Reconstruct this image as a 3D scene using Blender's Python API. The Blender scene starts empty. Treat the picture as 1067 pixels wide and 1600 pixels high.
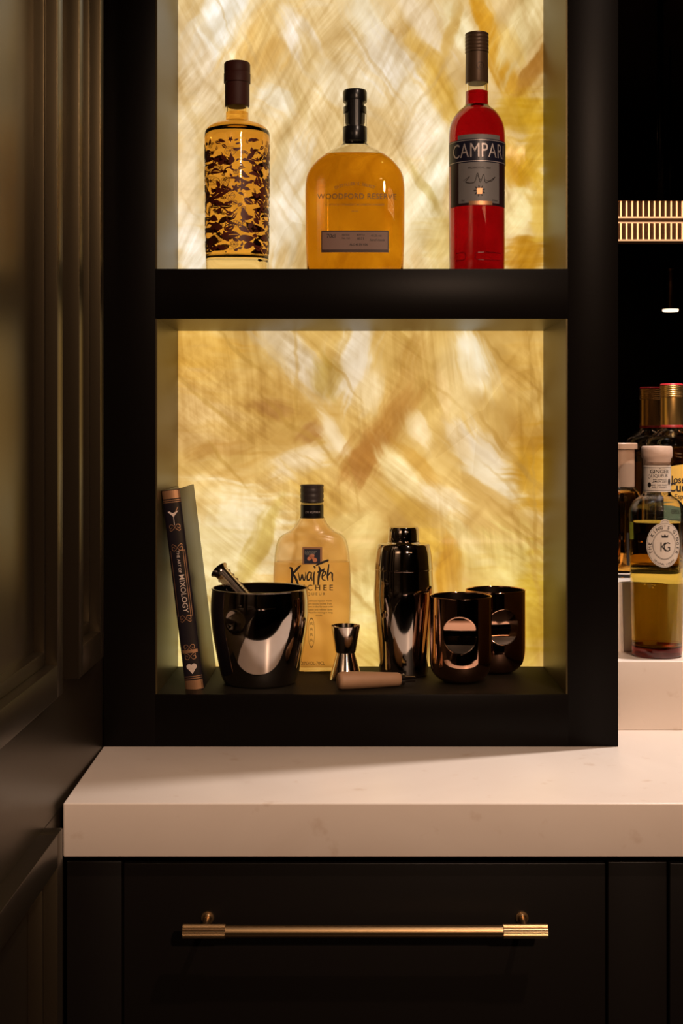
import bpy, bmesh, math, random
import numpy as np
from mathutils import Vector, Matrix

PI = math.pi
sc = bpy.context.scene
COL = sc.collection

# ------------------------------------------------------------------ camera
# camera stands 1.67 m in front of the cabinet face (y = 0), eye height 1.31 m, shift lens
CY, CZ, F = -1.67, 1.31, 2090.0
cam = bpy.data.cameras.new('camera')
cam.sensor_fit = 'VERTICAL'; cam.sensor_height = 36.0
cam.lens = F / 1600.0 * 36.0
cam.shift_x = -17.5 / 1600.0
cam.shift_y = -123.0 / 1600.0
cam.clip_start = 0.05
co = bpy.data.objects.new('camera', cam); COL.objects.link(co)
co.location = (0, CY, CZ); co.rotation_euler = (PI / 2, 0, 0)
sc.camera = co

# ------------------------------------------------------------------ view / world / lights
sc.view_settings.view_transform = 'Standard'
sc.view_settings.look = 'None'
sc.view_settings.gamma = 1.0
sc.view_settings.exposure = 0.0
sc.view_settings.use_curve_mapping = False
sc.cycles.max_bounces = 18
sc.cycles.transmission_bounces = 14
sc.cycles.glossy_bounces = 8
sc.cycles.diffuse_bounces = 5
sc.cycles.use_denoising = True
sc.cycles.caustics_refractive = True
sc.cycles.sample_clamp_indirect = 6.0
w = bpy.data.worlds.new('world'); sc.world = w; w.use_nodes = True
w.node_tree.nodes['Background'].inputs[0].default_value = (0.9, 0.62, 0.42, 1)
w.node_tree.nodes['Background'].inputs[1].default_value = 0.004

WARM = (1.0, 0.73, 0.56)
def spot(name, loc, target, power, angle=70, blend=0.6, radius=0.03, color=WARM):
    l = bpy.data.lights.new(name, 'SPOT'); l.energy = power; l.color = color
    l.spot_size = math.radians(angle); l.spot_blend = blend; l.shadow_soft_size = radius
    o = bpy.data.objects.new(name, l); COL.objects.link(o); o.location = loc
    d = Vector(target) - Vector(loc); o.rotation_euler = d.to_track_quat('-Z', 'Y').to_euler()
    return o
def area(name, loc, target, power, sx, sy, color=WARM):
    l = bpy.data.lights.new(name, 'AREA'); l.energy = power; l.color = color
    l.shape = 'RECTANGLE'; l.size = sx; l.size_y = sy
    o = bpy.data.objects.new(name, l); COL.objects.link(o); o.location = loc
    d = Vector(target) - Vector(loc); o.rotation_euler = d.to_track_quat('-Z', 'Y').to_euler()
    return o
# recessed ceiling downlight in front of the bar
spot('ceiling_downlight', (0.68, -1.30, 2.74), (0.25, -0.2, 0.95), 66, 62, 0.7, 0.03)
# shelf spot to the right that lights the stepped ledges and the bottles from above
spot('shelf_spotlight', (0.58, 0.078, 2.25), (0.50, -0.02, 0.95), 68, 80, 0.8, 0.014, (1.0, 0.90, 0.84))
# fill spot added to brighten the front faces, standing in for room glow
spot('front_fill_spot', (0.76, -2.75, 2.20), (0.1, 0.0, 0.95), 140, 50, 0.9, 0.04, (1.0, 0.66, 0.45))

# ------------------------------------------------------------------ helpers: objects
def P(px, py, d):
    """point seen at pixel (px, py) at distance d in front of the camera"""
    return ((px - 551) * d / F, d + CY, CZ - (py - 677) * d / F)

def finish(name, me, mat, parent=None, smooth=False, auto=None):
    me.materials.clear(); me.materials.append(mat)
    if smooth:
        for p in me.polygons: p.use_smooth = True
        if auto is not None:
            me.set_sharp_from_angle(angle=math.radians(auto))
    o = bpy.data.objects.new(name, me); COL.objects.link(o)
    if parent is not None: o.parent = parent
    return o
def mesh(name, vs, fs):
    me = bpy.data.meshes.new(name); me.from_pydata([tuple(v) for v in vs], [], fs); me.update(); return me
def from_bm(name, bm, mat, parent=None, smooth=False, auto=None):
    bmesh.ops.recalc_face_normals(bm, faces=bm.faces)
    me = bpy.data.meshes.new(name); bm.to_mesh(me); bm.free()
    return finish(name, me, mat, parent, smooth, auto)
def add_box(bm, x0, x1, y0, y1, z0, z1, bevel=0.0, seg=2):
    r = bmesh.ops.create_cube(bm, size=1.0)
    for v in r['verts']:
        v.co = Vector(((x0 + x1) / 2 + v.co.x * (x1 - x0), (y0 + y1) / 2 + v.co.y * (y1 - y0), (z0 + z1) / 2 + v.co.z * (z1 - z0)))
    if bevel > 0:
        es = list({e for v in r['verts'] for e in v.link_edges})
        bmesh.ops.bevel(bm, geom=es, offset=bevel, segments=seg, affect='EDGES', profile=0.5)
def box(name, b, mat, parent=None, bevel=0.0, seg=2, smooth=True):
    bm = bmesh.new(); add_box(bm, *b, bevel=bevel, seg=seg)
    return from_bm(name, bm, mat, parent, smooth and bevel > 0, 40)
def thing(name, loc, label, cat, group=None, rz=0.0):
    o = bpy.data.objects.new(name, None); COL.objects.link(o)
    o.location = loc; o.rotation_euler = (0, 0, rz); o.empty_display_size = 0.02
    return tag(o, label, cat, group)
def tag(o, label, cat, group=None):
    o['label'] = label; o['category'] = cat
    if group: o['group'] = group
    return o
def structure(o):
    o['kind'] = 'structure'; return o
def lathe_mesh(name, prof, seg=72, rfun=None):
    """closed surface of revolution from a list of (radius, z); radius 0 ends are closed to a point"""
    vs, fs, rings = [], [], []
    for r, z in prof:
        if r <= 1e-6:
            rings.append([len(vs)]); vs.append((0, 0, z))
        else:
            ring = []
            for k in range(seg):
                a = 2 * PI * k / seg
                rr = r if rfun is None else rfun(r, z, a)
                ring.append(len(vs)); vs.append((rr * math.cos(a), rr * math.sin(a), z))
            rings.append(ring)
    for A, B in zip(rings[:-1], rings[1:]):
        if len(A) == 1 and len(B) == 1: continue
        for k in range(seg):
            k2 = (k + 1) % seg
            if len(A) == 1: fs.append((A[0], B[k2], B[k]))
            elif len(B) == 1: fs.append((A[k], A[k2], B[0]))
            else: fs.append((A[k], A[k2], B[k2], B[k]))
    return mesh(name, vs, fs)
def flip(me):
    me.flip_normals(); return me
def lathe(name, prof, mat, parent=None, seg=72, auto=35, rfun=None):
    me = lathe_mesh(name, prof, seg, rfun)
    bm = bmesh.new(); bm.from_mesh(me); bpy.data.meshes.remove(me)
    return from_bm(name, bm, mat, parent, True, auto)
def smooth_prof(pts, n=6):
    """Catmull-Rom through profile points; a point repeated twice stays sharp"""
    out = []
    N = len(pts)
    for i in range(N - 1):
        p0 = pts[max(i - 1, 0)]; p1 = pts[i]; p2 = pts[i + 1]; p3 = pts[min(i + 2, N - 1)]
        if p1 == p2: continue
        for k in range(n):
            t = k / n
            q = []
            for a, b, c, d in zip(p0, p1, p2, p3):
                q.append(0.5 * (2 * b + (c - a) * t + (2 * a - 5 * b + 4 * c - d) * t * t + (-a + 3 * b - 3 * c + d) * t ** 3))
            out.append(tuple(q))
    out.append(tuple(pts[-1]))
    return out
def sup(a, b, n, t):
    c, s = math.cos(t), math.sin(t)
    return (a * math.copysign(abs(c) ** (2 / n), c), b * math.copysign(abs(s) ** (2 / n), s))
def loft(name, secs, mat, parent=None, seg=96, auto=40, extra=None):
    """sections (halfwidth, halfdepth, z, exponent) joined, ends closed"""
    vs, fs = [], []
    for (a, b, z, n) in secs:
        for k in range(seg):
            x, y = sup(a, b, n, 2 * PI * k / seg); vs.append((x, y, z))
    for i in range(len(secs) - 1):
        for k in range(seg):
            k2 = (k + 1) % seg
            fs.append((i * seg + k, i * seg + k2, (i + 1) * seg + k2, (i + 1) * seg + k))
    fs.append(tuple(range(seg))[::-1]); m = (len(secs) - 1) * seg
    fs.append(tuple(m + k for k in range(seg)))
    bm = bmesh.new()
    bv = [bm.verts.new(v) for v in vs]
    for f in fs: bm.faces.new([bv[i] for i in f])
    bmesh.ops.recalc_face_normals(bm, faces=bm.faces)
    if extra:                                   # an inner cavity with inward normals
        bm2 = bmesh.new()
        n0 = len(bm.verts)
        iv = []
        for (a, b, z, n) in extra:
            for k in range(seg):
                x, y = sup(a, b, n, 2 * PI * k / seg); iv.append(bm2.verts.new((x, y, z)))
        for i in range(len(extra) - 1):
            for k in range(seg):
                k2 = (k + 1) % seg
                bm2.faces.new([iv[i * seg + k], iv[i * seg + k2], iv[(i + 1) * seg + k2], iv[(i + 1) * seg + k]])
        bm2.faces.new(iv[:seg][::-1]); bm2.faces.new(iv[-seg:])
        bmesh.ops.recalc_face_normals(bm2, faces=bm2.faces)
        bmesh.ops.reverse_faces(bm2, faces=bm2.faces)
        tmp = bpy.data.meshes.new('tmp'); bm2.to_mesh(tmp); bm2.free(); bm.from_mesh(tmp); bpy.data.meshes.remove(tmp)
    me = bpy.data.meshes.new(name); bm.to_mesh(me); bm.free()
    return finish(name, me, mat, parent, True, auto)
def tube_mesh(bm, pts, r, seg=16, caps=True):
    pts = [Vector(p) for p in pts]
    rings = []
    up = Vector((0, 0, 1))
    for i, p in enumerate(pts):
        d = (pts[min(i + 1, len(pts) - 1)] - pts[max(i - 1, 0)]).normalized()
        u = d.cross(up)
        if u.length < 1e-3: u = d.cross(Vector((0, 1, 0)))
        u.normalize(); v = d.cross(u)
        rr = r[i] if isinstance(r, (list, tuple)) else r
        rings.append([bm.verts.new(p + rr * (math.cos(2 * PI * k / seg) * u + math.sin(2 * PI * k / seg) * v)) for k in range(seg)])
    for A, B in zip(rings[:-1], rings[1:]):
        for k in range(seg):
            bm.faces.new([A[k], A[(k + 1) % seg], B[(k + 1) % seg], B[k]])
    if caps:
        bm.faces.new(rings[0][::-1]); bm.faces.new(rings[-1])

# ------------------------------------------------------------------ helpers: flat printing (text, strokes, shapes)
_tc = {}
def text_polys(s, size=1.0, bold=0.0, shear=0.0, spacing=1.0, align='CENTER'):
    key = (s, bold, shear, spacing, align)
    if key not in _tc:
        c = bpy.data.curves.new('text', 'FONT'); c.body = s; c.size = 1.0; c.offset = bold; c.shear = shear
        c.space_character = spacing; c.align_x = align; c.resolution_u = 3
        o = bpy.data.objects.new('text', c)
        me = o.to_mesh()
        vs = [(v.co.x, v.co.y) for v in me.vertices]
        _tc[key] = [[vs[i] for i in p.vertices] for p in me.polygons]
        o.to_mesh_clear(); bpy.data.objects.remove(o); bpy.data.curves.remove(c)
    return [[(x * size, y * size) for x, y in p] for p in _tc[key]]
class Print:
    def __init__(s): s.polys = []
    def text(s, t, x, y, size, bold=0.0, shear=0.0, spacing=1.0, sx=1.0, align='CENTER', rot=0.0):
        ca, sa = math.cos(rot), math.sin(rot)
        for p in text_polys(t, size, bold, shear, spacing, align):
            s.polys.append([(x + ca * u * sx - sa * v, y + sa * u * sx + ca * v) for u, v in p])
        return s
    def ring_text(s, t, cx, cy, rx, ry, size, a0, a1, bold=0.0, inside=False):
        n = len(t)
        for i, ch in enumerate(t):
            if ch == ' ': continue
            a = a0 + (a1 - a0) * i / max(n - 1, 1)
            s.text(ch, cx + rx * math.cos(a), cy + ry * math.sin(a), size, bold, rot=(a + PI / 2 if inside else a - PI / 2))
        return s
    def rect(s, x0, x1, y0, y1, nx=1, ny=1):
        for i in range(nx):
            for j in range(ny):
                a = x0 + (x1 - x0) * i / nx; b = x0 + (x1 - x0) * (i + 1) / nx
                c = y0 + (y1 - y0) * j / ny; d = y0 + (y1 - y0) * (j + 1) / ny
                s.polys.append([(a, c), (b, c), (b, d), (a, d)])
        return s
    def outline(s, x0, x1, y0, y1, w, n=8):
        s.rect(x0, x1, y0, y0 + w, n); s.rect(x0, x1, y1 - w, y1, n)
        s.rect(x0, x0 + w, y0, y1); s.rect(x1 - w, x1, y0, y1); return s
    def ell(s, cx, cy, rx, ry, w=None, n=40, a0=0, a1=2 * PI):
        for i in range(n):
            a = a0 + (a1 - a0) * i / n; b = a0 + (a1 - a0) * (i + 1) / n
            p = lambda t, k: (cx + rx * k * math.cos(t), cy + ry * k * math.sin(t))
            if w is None: s.polys.append([(cx, cy), p(a, 1), p(b, 1)])
            else:
                k = 1 - w / rx; s.polys.append([p(a, k), p(a, 1), p(b, 1), p(b, k)])
        return s
    def stroke(s, pts, w, n=5, taper=True):
        if len(pts) > 2: pts = smooth_prof([tuple(p) for p in pts], n)
        else: pts = [tuple(np.array(pts[0]) + (np.array(pts[1]) - np.array(pts[0])) * k / 4) for k in range(5)]
        N = len(pts); L = []
        for i, p in enumerate(pts):
            q0 = pts[max(i - 1, 0)]; q1 = pts[min(i + 1, N - 1)]
            dx, dy = q1[0] - q0[0], q1[1] - q0[1]; l = math.hypot(dx, dy) or 1
            t = i / (N - 1)
            ww = w * (0.25 + 0.75 * math.sin(PI * min(max(t, 0.02), 0.98)) ** 0.6) if taper else w
            L.append(((p[0] - dy / l * ww / 2, p[1] + dx / l * ww / 2), (p[0] + dy / l * ww / 2, p[1] - dx / l * ww / 2)))
        for a, b in zip(L[:-1], L[1:]): s.polys.append([a[0], b[0], b[1], a[1]])
        return s
    def poly(s, pts): s.polys.append(list(pts)); return s
    def build(s, name, mat, parent, fmap, clip=None):
        vs, fs = [], []
        for p in s.polys:
            if clip and not all(clip(u, v) for u, v in p): continue
            b = len(vs); vs += [fmap(u, v) for u, v in p]; fs.append(tuple(range(b, b + len(p))))
        return finish(name, mesh(name, vs, fs), mat, parent)
def cyl_map(R, off=0.0004, a0=0.0):
    """u = arc length around a cylinder, 0 facing -y; R a number or a function of z"""
    def f(u, v):
        r = (R(v) if callable(R) else R); rr = r + off; a = u / r + a0
        return (rr * math.sin(a), -rr * math.cos(a), v)
    return f
def sup_map(a, b, n, off=0.0005):
    def f(u, v):
        A = a(v) if callable(a) else a; B = b(v) if callable(b) else b
        t = min(abs(u / A), 0.999)
        return (u, -(B * (1 - t ** n) ** (1 / n)) - off, v)
    return f
def interp(pts):
    zs = [p[1] for p in pts]; rs = [p[0] for p in pts]
    return lambda z: float(np.interp(z, zs, rs))

# ------------------------------------------------------------------ materials
def srgb(r, g, b):
    f = lambda c: (c / 255 / 12.92) if c / 255 <= 0.04045 else ((c / 255 + 0.055) / 1.055) ** 2.4
    return (f(r), f(g), f(b), 1.0)
def mat(name, color, rough=0.5, metal=0.0, trans=0.0, ior=1.45, emit=None, estr=0.0, coat=0.0, spec=None, bump=None, aniso=0.0, mottle=None, stint=None):
    m = bpy.data.materials.new(name); m.use_nodes = True
    nt = m.node_tree; b = nt.nodes['Principled BSDF']
    c = color if len(color) == 4 else (*color, 1)
    b.inputs['Base Color'].default_value = c
    b.inputs['Roughness'].default_value = rough
    b.inputs['Metallic'].default_value = metal
    b.inputs['Transmission Weight'].default_value = trans
    b.inputs['IOR'].default_value = ior
    b.inputs['Coat Weight'].default_value = coat
    b.inputs['Coat Roughness'].default_value = 0.08
    if aniso: b.inputs['Anisotropic'].default_value = aniso
    if stint: b.inputs['Specular Tint'].default_value = (*stint, 1)
    if spec is not None: b.inputs['Specular IOR Level'].default_value = spec
    if emit is not None:
        b.inputs['Emission Color'].default_value = emit if len(emit) == 4 else (*emit, 1)
        b.inputs['Emission Strength'].default_value = estr
    tc = nt.nodes.new('ShaderNodeTexCoord')
    if mottle:                         # (scale, amount): the material's own uneven tone
        n = nt.nodes.new('ShaderNodeTexNoise'); n.inputs['Scale'].default_value = mottle[0]; n.inputs['Detail'].default_value = 5
        nt.links.new(tc.outputs['Object'], n.inputs['Vector'])
        mr = nt.nodes.new('ShaderNodeMapRange')
        mr.inputs['To Min'].default_value = 1 - mottle[1]; mr.inputs['To Max'].default_value = 1 + mottle[1]
        nt.links.new(n.outputs['Fac'], mr.inputs['Value'])
        mx = nt.nodes.new('ShaderNodeVectorMath'); mx.operation = 'SCALE'; mx.inputs[0].default_value = c[:3]
        nt.links.new(mr.outputs[0], mx.inputs['Scale']); nt.links.new(mx.outputs[0], b.inputs['Base Color'])
    if bump:
        n = nt.nodes.new('ShaderNodeTexNoise'); n.inputs['Scale'].default_value = bump[0]; n.inputs['Detail'].default_value = 3
        nt.links.new(tc.outputs['Object'], n.inputs['Vector'])
        bp = nt.nodes.new('ShaderNodeBump'); bp.inputs['Strength'].default_value = bump[1]; bp.inputs['Distance'].default_value = 0.001
        nt.links.new(n.outputs['Fac'], bp.inputs['Height']); nt.links.new(bp.outputs[0], b.inputs['Normal'])
    return m
M = {}
M['paint'] = mat('dark_paint', (0.0034, 0.0024, 0.0019), 0.36, spec=0.07, bump=(220, 0.05), mottle=(3, 0.12))
M['niche_lit_paint'] = mat('onyx_lit_paint', (0.05, 0.036, 0.015), 0.36, spec=0.40, stint=(1, .80, .42), bump=(220, 0.05))  # lighter copy of the cabinet paint, golden onyx light put into its colour
M['wall_paint'] = mat('dark_wall_paint', (0.011, 0.0075, 0.005), 0.33, spec=0.9, bump=(160, 0.03), stint=(1, .80, .45))
M['shelf_floor'] = mat('matt_shelf_paint', (0.012, 0.009, 0.005), 0.62, spec=0.12, bump=(220, 0.05))
M['drawer_paint'] = mat('drawer_paint', (0.0055, 0.0040, 0.0032), 0.42, spec=0.25, bump=(260, 0.05))
M['gap'] = mat('gap_shadow', (0.004, 0.003, 0.003), 0.9)
M['brass'] = mat('brushed_brass', (0.52, 0.345, 0.175), 0.34, 1.0)
M['steel'] = mat('black_nickel', (0.50, 0.44, 0.40), 0.055, 1.0)
M['steel_in'] = mat('shaded_inner_metal', (0.05, 0.038, 0.03), 0.3, 1.0)  # darker metal for inner walls; the shade inside is put into the colour
M['chrome'] = mat('polished_steel', (0.66, 0.57, 0.52), 0.10, 1.0)
M['copper'] = mat('copper_mirror', (0.70, 0.40, 0.27), 0.05, 1.0)
M['wood'] = mat('beech_wood', (0.40, 0.225, 0.125), 0.55, mottle=(40, 0.15), bump=(120, 0.15))
M['glass'] = mat('clear_glass', (0.97, 0.95, 0.90), 0.0, trans=1.0, ior=1.47)
M['glass_onyx_glow'] = mat('onyx_glow_glass', (0.98, 0.82, 0.48), 0.0, trans=1.0, ior=1.30)  # clear bottle glass with the amber glow of the onyx in its tint
M['mirror'] = mat('smoked_mirror', (0.36, 0.30, 0.26), 0.0, 1.0)
M['black_plastic'] = mat('black_plastic', (0.008, 0.007, 0.007), 0.28)
M['black_ink'] = mat('black_ink', (0.012, 0.008, 0.007), 0.5)
M['red_ink'] = mat('dark_red_ink', (0.085, 0.010, 0.004), 0.5)
M['brown_ink'] = mat('brown_ink', (0.07, 0.022, 0.006), 0.5)
M['gold_ink'] = mat('gold_foil', (0.50, 0.27, 0.14), 0.42, 0.8)
M['silver_ink'] = mat('silver_foil', (0.50, 0.44, 0.42), 0.45, 0.55)
M['paper'] = mat('label_paper', (0.66, 0.58, 0.50), 0.6, mottle=(150, 0.05))
M['grey_paper'] = mat('grey_label', (0.15, 0.14, 0.135), 0.5, mottle=(90, 0.05))

def stone_mat():
    m = bpy.data.materials.new('pale_quartz'); m.use_nodes = True; nt = m.node_tree; b = nt.nodes['Principled BSDF']
    tc = nt.nodes.new('ShaderNodeTexCoord')
    n1 = nt.nodes.new('ShaderNodeTexNoise'); n1.inputs['Scale'].default_value = 4; n1.inputs['Detail'].default_value = 6; n1.inputs['Distortion'].default_value = 0.8
    n2 = nt.nodes.new('ShaderNodeTexNoise'); n2.inputs['Scale'].default_value = 38; n2.inputs['Detail'].default_value = 4
    r1 = nt.nodes.new('ShaderNodeValToRGB')
    r1.color_ramp.elements[0].position = 0.3; r1.color_ramp.elements[0].color = (0.68, 0.575, 0.495, 1)
    r1.color_ramp.elements[1].position = 0.7; r1.color_ramp.elements[1].color = (0.76, 0.66, 0.58, 1)
    r2 = nt.nodes.new('ShaderNodeValToRGB')
    r2.color_ramp.elements[0].position = 0.23; r2.color_ramp.elements[0].color = (0.86, 0.80, 0.75, 1)
    r2.color_ramp.elements[1].position = 0.36; r2.color_ramp.elements[1].color = (1, 1, 1, 1)
    mx = nt.nodes.new('ShaderNodeMix'); mx.data_type = 'RGBA'; mx.blend_type = 'MULTIPLY'; mx.inputs[0].default_value = 1
    for n in (n1, n2): nt.links.new(tc.outputs['Object'], n.inputs['Vector'])
    nt.links.new(n1.outputs['Fac'], r1.inputs[0]); nt.links.new(n2.outputs['Fac'], r2.inputs[0])
    nt.links.new(r1.outputs[0], mx.inputs[6]); nt.links.new(r2.outputs[0], mx.inputs[7])
    nt.links.new(mx.outputs[2], b.inputs['Base Color'])
    b.inputs['Roughness'].default_value = 0.32
    return m
M['stone'] = stone_mat()

def onyx_mat(name, dirs, strength):
    """back-lit onyx: slab colours from the mesh, fibres and cracks of the crystal from stretched noise"""
    m = bpy.data.materials.new(name); m.use_nodes = True; nt = m.node_tree; b = nt.nodes['Principled BSDF']
    at = nt.nodes.new('ShaderNodeAttribute'); at.attribute_name = 'slab'
    tc = nt.nodes.new('ShaderNodeTexCoord')
    warp = nt.nodes.new('ShaderNodeTexNoise'); warp.inputs['Scale'].default_value = 7; warp.inputs['Detail'].default_value = 3
    nt.links.new(tc.outputs['Object'], warp.inputs['Vector'])
    ws = nt.nodes.new('ShaderNodeVectorMath'); ws.operation = 'SCALE'; ws.inputs['Scale'].default_value = 0.011
    nt.links.new(warp.outputs['Color'], ws.inputs[0])
    wa = nt.nodes.new('ShaderNodeVectorMath'); nt.links.new(tc.outputs['Object'], wa.inputs[0]); nt.links.new(ws.outputs[0], wa.inputs[1])
    total = None
    def mul(a, bsock):
        if a is None: return bsock
        n = nt.nodes.new('ShaderNodeMath'); n.operation = 'MULTIPLY'; nt.links.new(a, n.inputs[0]); nt.links.new(bsock, n.inputs[1]); return n.outputs[0]
    for i, (ang, sl, sw, amt, kind) in enumerate(dirs):
        mp = nt.nodes.new('ShaderNodeMapping'); mp.vector_type = 'TEXTURE'
        mp.inputs['Location'].default_value = (0.37 * i, 0.0, 0.21 * i)
        mp.inputs['Rotation'].default_value = (0, math.radians(ang), 0)
        mp.inputs['Scale'].default_value = (1 / sl, 1, 1 / sw)
        nt.links.new(wa.outputs[0], mp.inputs['Vector'])
        if kind == 'cell':
            n = nt.nodes.new('ShaderNodeTexVoronoi'); n.inputs['Scale'].default_value = 1.0
            nt.links.new(mp.outputs[0], n.inputs['Vector'])
            sp = nt.nodes.new('ShaderNodeSeparateColor'); nt.links.new(n.outputs['Color'], sp.inputs[0]); out = sp.outputs[0]
        else:
            n = nt.nodes.new('ShaderNodeTexNoise'); n.inputs['Scale'].default_value = 1.0
            n.inputs['Detail'].default_value = 3; n.inputs['Roughness'].default_value = 0.5
            nt.links.new(mp.outputs[0], n.inputs['Vector']); out = n.outputs['Fac']
        mr = nt.nodes.new('ShaderNodeMapRange'); mr.clamp = True
        if kind == 'crack':
            ab = nt.nodes.new('ShaderNodeMath'); ab.operation = 'SUBTRACT'; ab.inputs[1].default_value = 0.5; nt.links.new(out, ab.inputs[0])
            a2 = nt.nodes.new('ShaderNodeMath'); a2.operation = 'ABSOLUTE'; nt.links.new(ab.outputs[0], a2.inputs[0]); out = a2.outputs[0]
            mr.inputs['From Min'].default_value = 0.0; mr.inputs['From Max'].default_value = 0.022
            mr.inputs['To Min'].default_value = 1 - amt; mr.inputs['To Max'].default_value = 1.0
        else:
            lo, hi = (0.0, 1.0) if kind == 'cell' else (0.3, 0.7)
            mr.inputs['From Min'].default_value = lo; mr.inputs['From Max'].default_value = hi
            mr.inputs['To Min'].default_value = 1 - amt; mr.inputs['To Max'].default_value = 1 + amt
        nt.links.new(out, mr.inputs['Value'])
        mo = nt.nodes.new('ShaderNodeVectorMath'); mo.inputs[1].default_value = (1.7 * i, 3.1 * i, 0.9 * i)
        nt.links.new(tc.outputs['Object'], mo.inputs[0])
        mk = nt.nodes.new('ShaderNodeTexNoise'); mk.inputs['Scale'].default_value = 9.0; mk.inputs['Detail'].default_value = 2
        nt.links.new(mo.outputs[0], mk.inputs['Vector'])
        mm = nt.nodes.new('ShaderNodeMapRange'); mm.inputs['From Min'].default_value = 0.42; mm.inputs['From Max'].default_value = 0.60
        mm.inputs['To Min'].default_value = 0.08; mm.inputs['To Max'].default_value = 1.15; mm.interpolation_type = 'SMOOTHSTEP'
        nt.links.new(mk.outputs['Fac'], mm.inputs['Value'])
        s1_ = nt.nodes.new('ShaderNodeMath'); s1_.operation = 'SUBTRACT'; nt.links.new(mr.outputs[0], s1_.inputs[0]); s1_.inputs[1].default_value = 1.0
        s2_ = nt.nodes.new('ShaderNodeMath'); s2_.operation = 'MULTIPLY_ADD'; nt.links.new(s1_.outputs[0], s2_.inputs[0]); nt.links.new(mm.outputs[0], s2_.inputs[1]); s2_.inputs[2].default_value = 1.0
        total = mul(total, s2_.outputs[0])
    gm = nt.nodes.new('ShaderNodeVectorMath'); gm.operation = 'SCALE'
    nt.links.new(at.outputs['Color'], gm.inputs[0]); nt.links.new(total, gm.inputs['Scale'])
    # darker fibres are also more saturated
    inv = nt.nodes.new('ShaderNodeMath'); inv.operation = 'POWER'; nt.links.new(total, inv.inputs[0]); inv.inputs[1].default_value = 1.1
    cb = nt.nodes.new('ShaderNodeCombineColor'); cb.inputs[0].default_value = 1.0; cb.inputs[1].default_value = 1.0
    sc_ = nt.nodes.new('ShaderNodeMath'); sc_.operation = 'MULTIPLY'; sc_.inputs[1].default_value = 0.91; nt.links.new(inv.outputs[0], sc_.inputs[0]); nt.links.new(sc_.outputs[0], cb.inputs[2])
    g1 = nt.nodes.new('ShaderNodeMath'); g1.operation = 'POWER'; nt.links.new(total, g1.inputs[0]); g1.inputs[1].default_value = 0.35
    sg = nt.nodes.new('ShaderNodeMath'); sg.operation = 'MULTIPLY'; sg.inputs[1].default_value = 0.965; nt.links.new(g1.outputs[0], sg.inputs[0]); nt.links.new(sg.outputs[0], cb.inputs[1])
    fm = nt.nodes.new('ShaderNodeVectorMath'); fm.operation = 'MULTIPLY'
    nt.links.new(gm.outputs[0], fm.inputs[0]); nt.links.new(cb.outputs[0], fm.inputs[1])
    nt.links.new(fm.outputs[0], b.inputs['Emission Color']); b.inputs['Emission Strength'].default_value = strength
    b.inputs['Base Color'].default_value = (0.10, 0.085, 0.06, 1); b.inputs['Roughness'].default_value = 0.04
    return m

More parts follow.
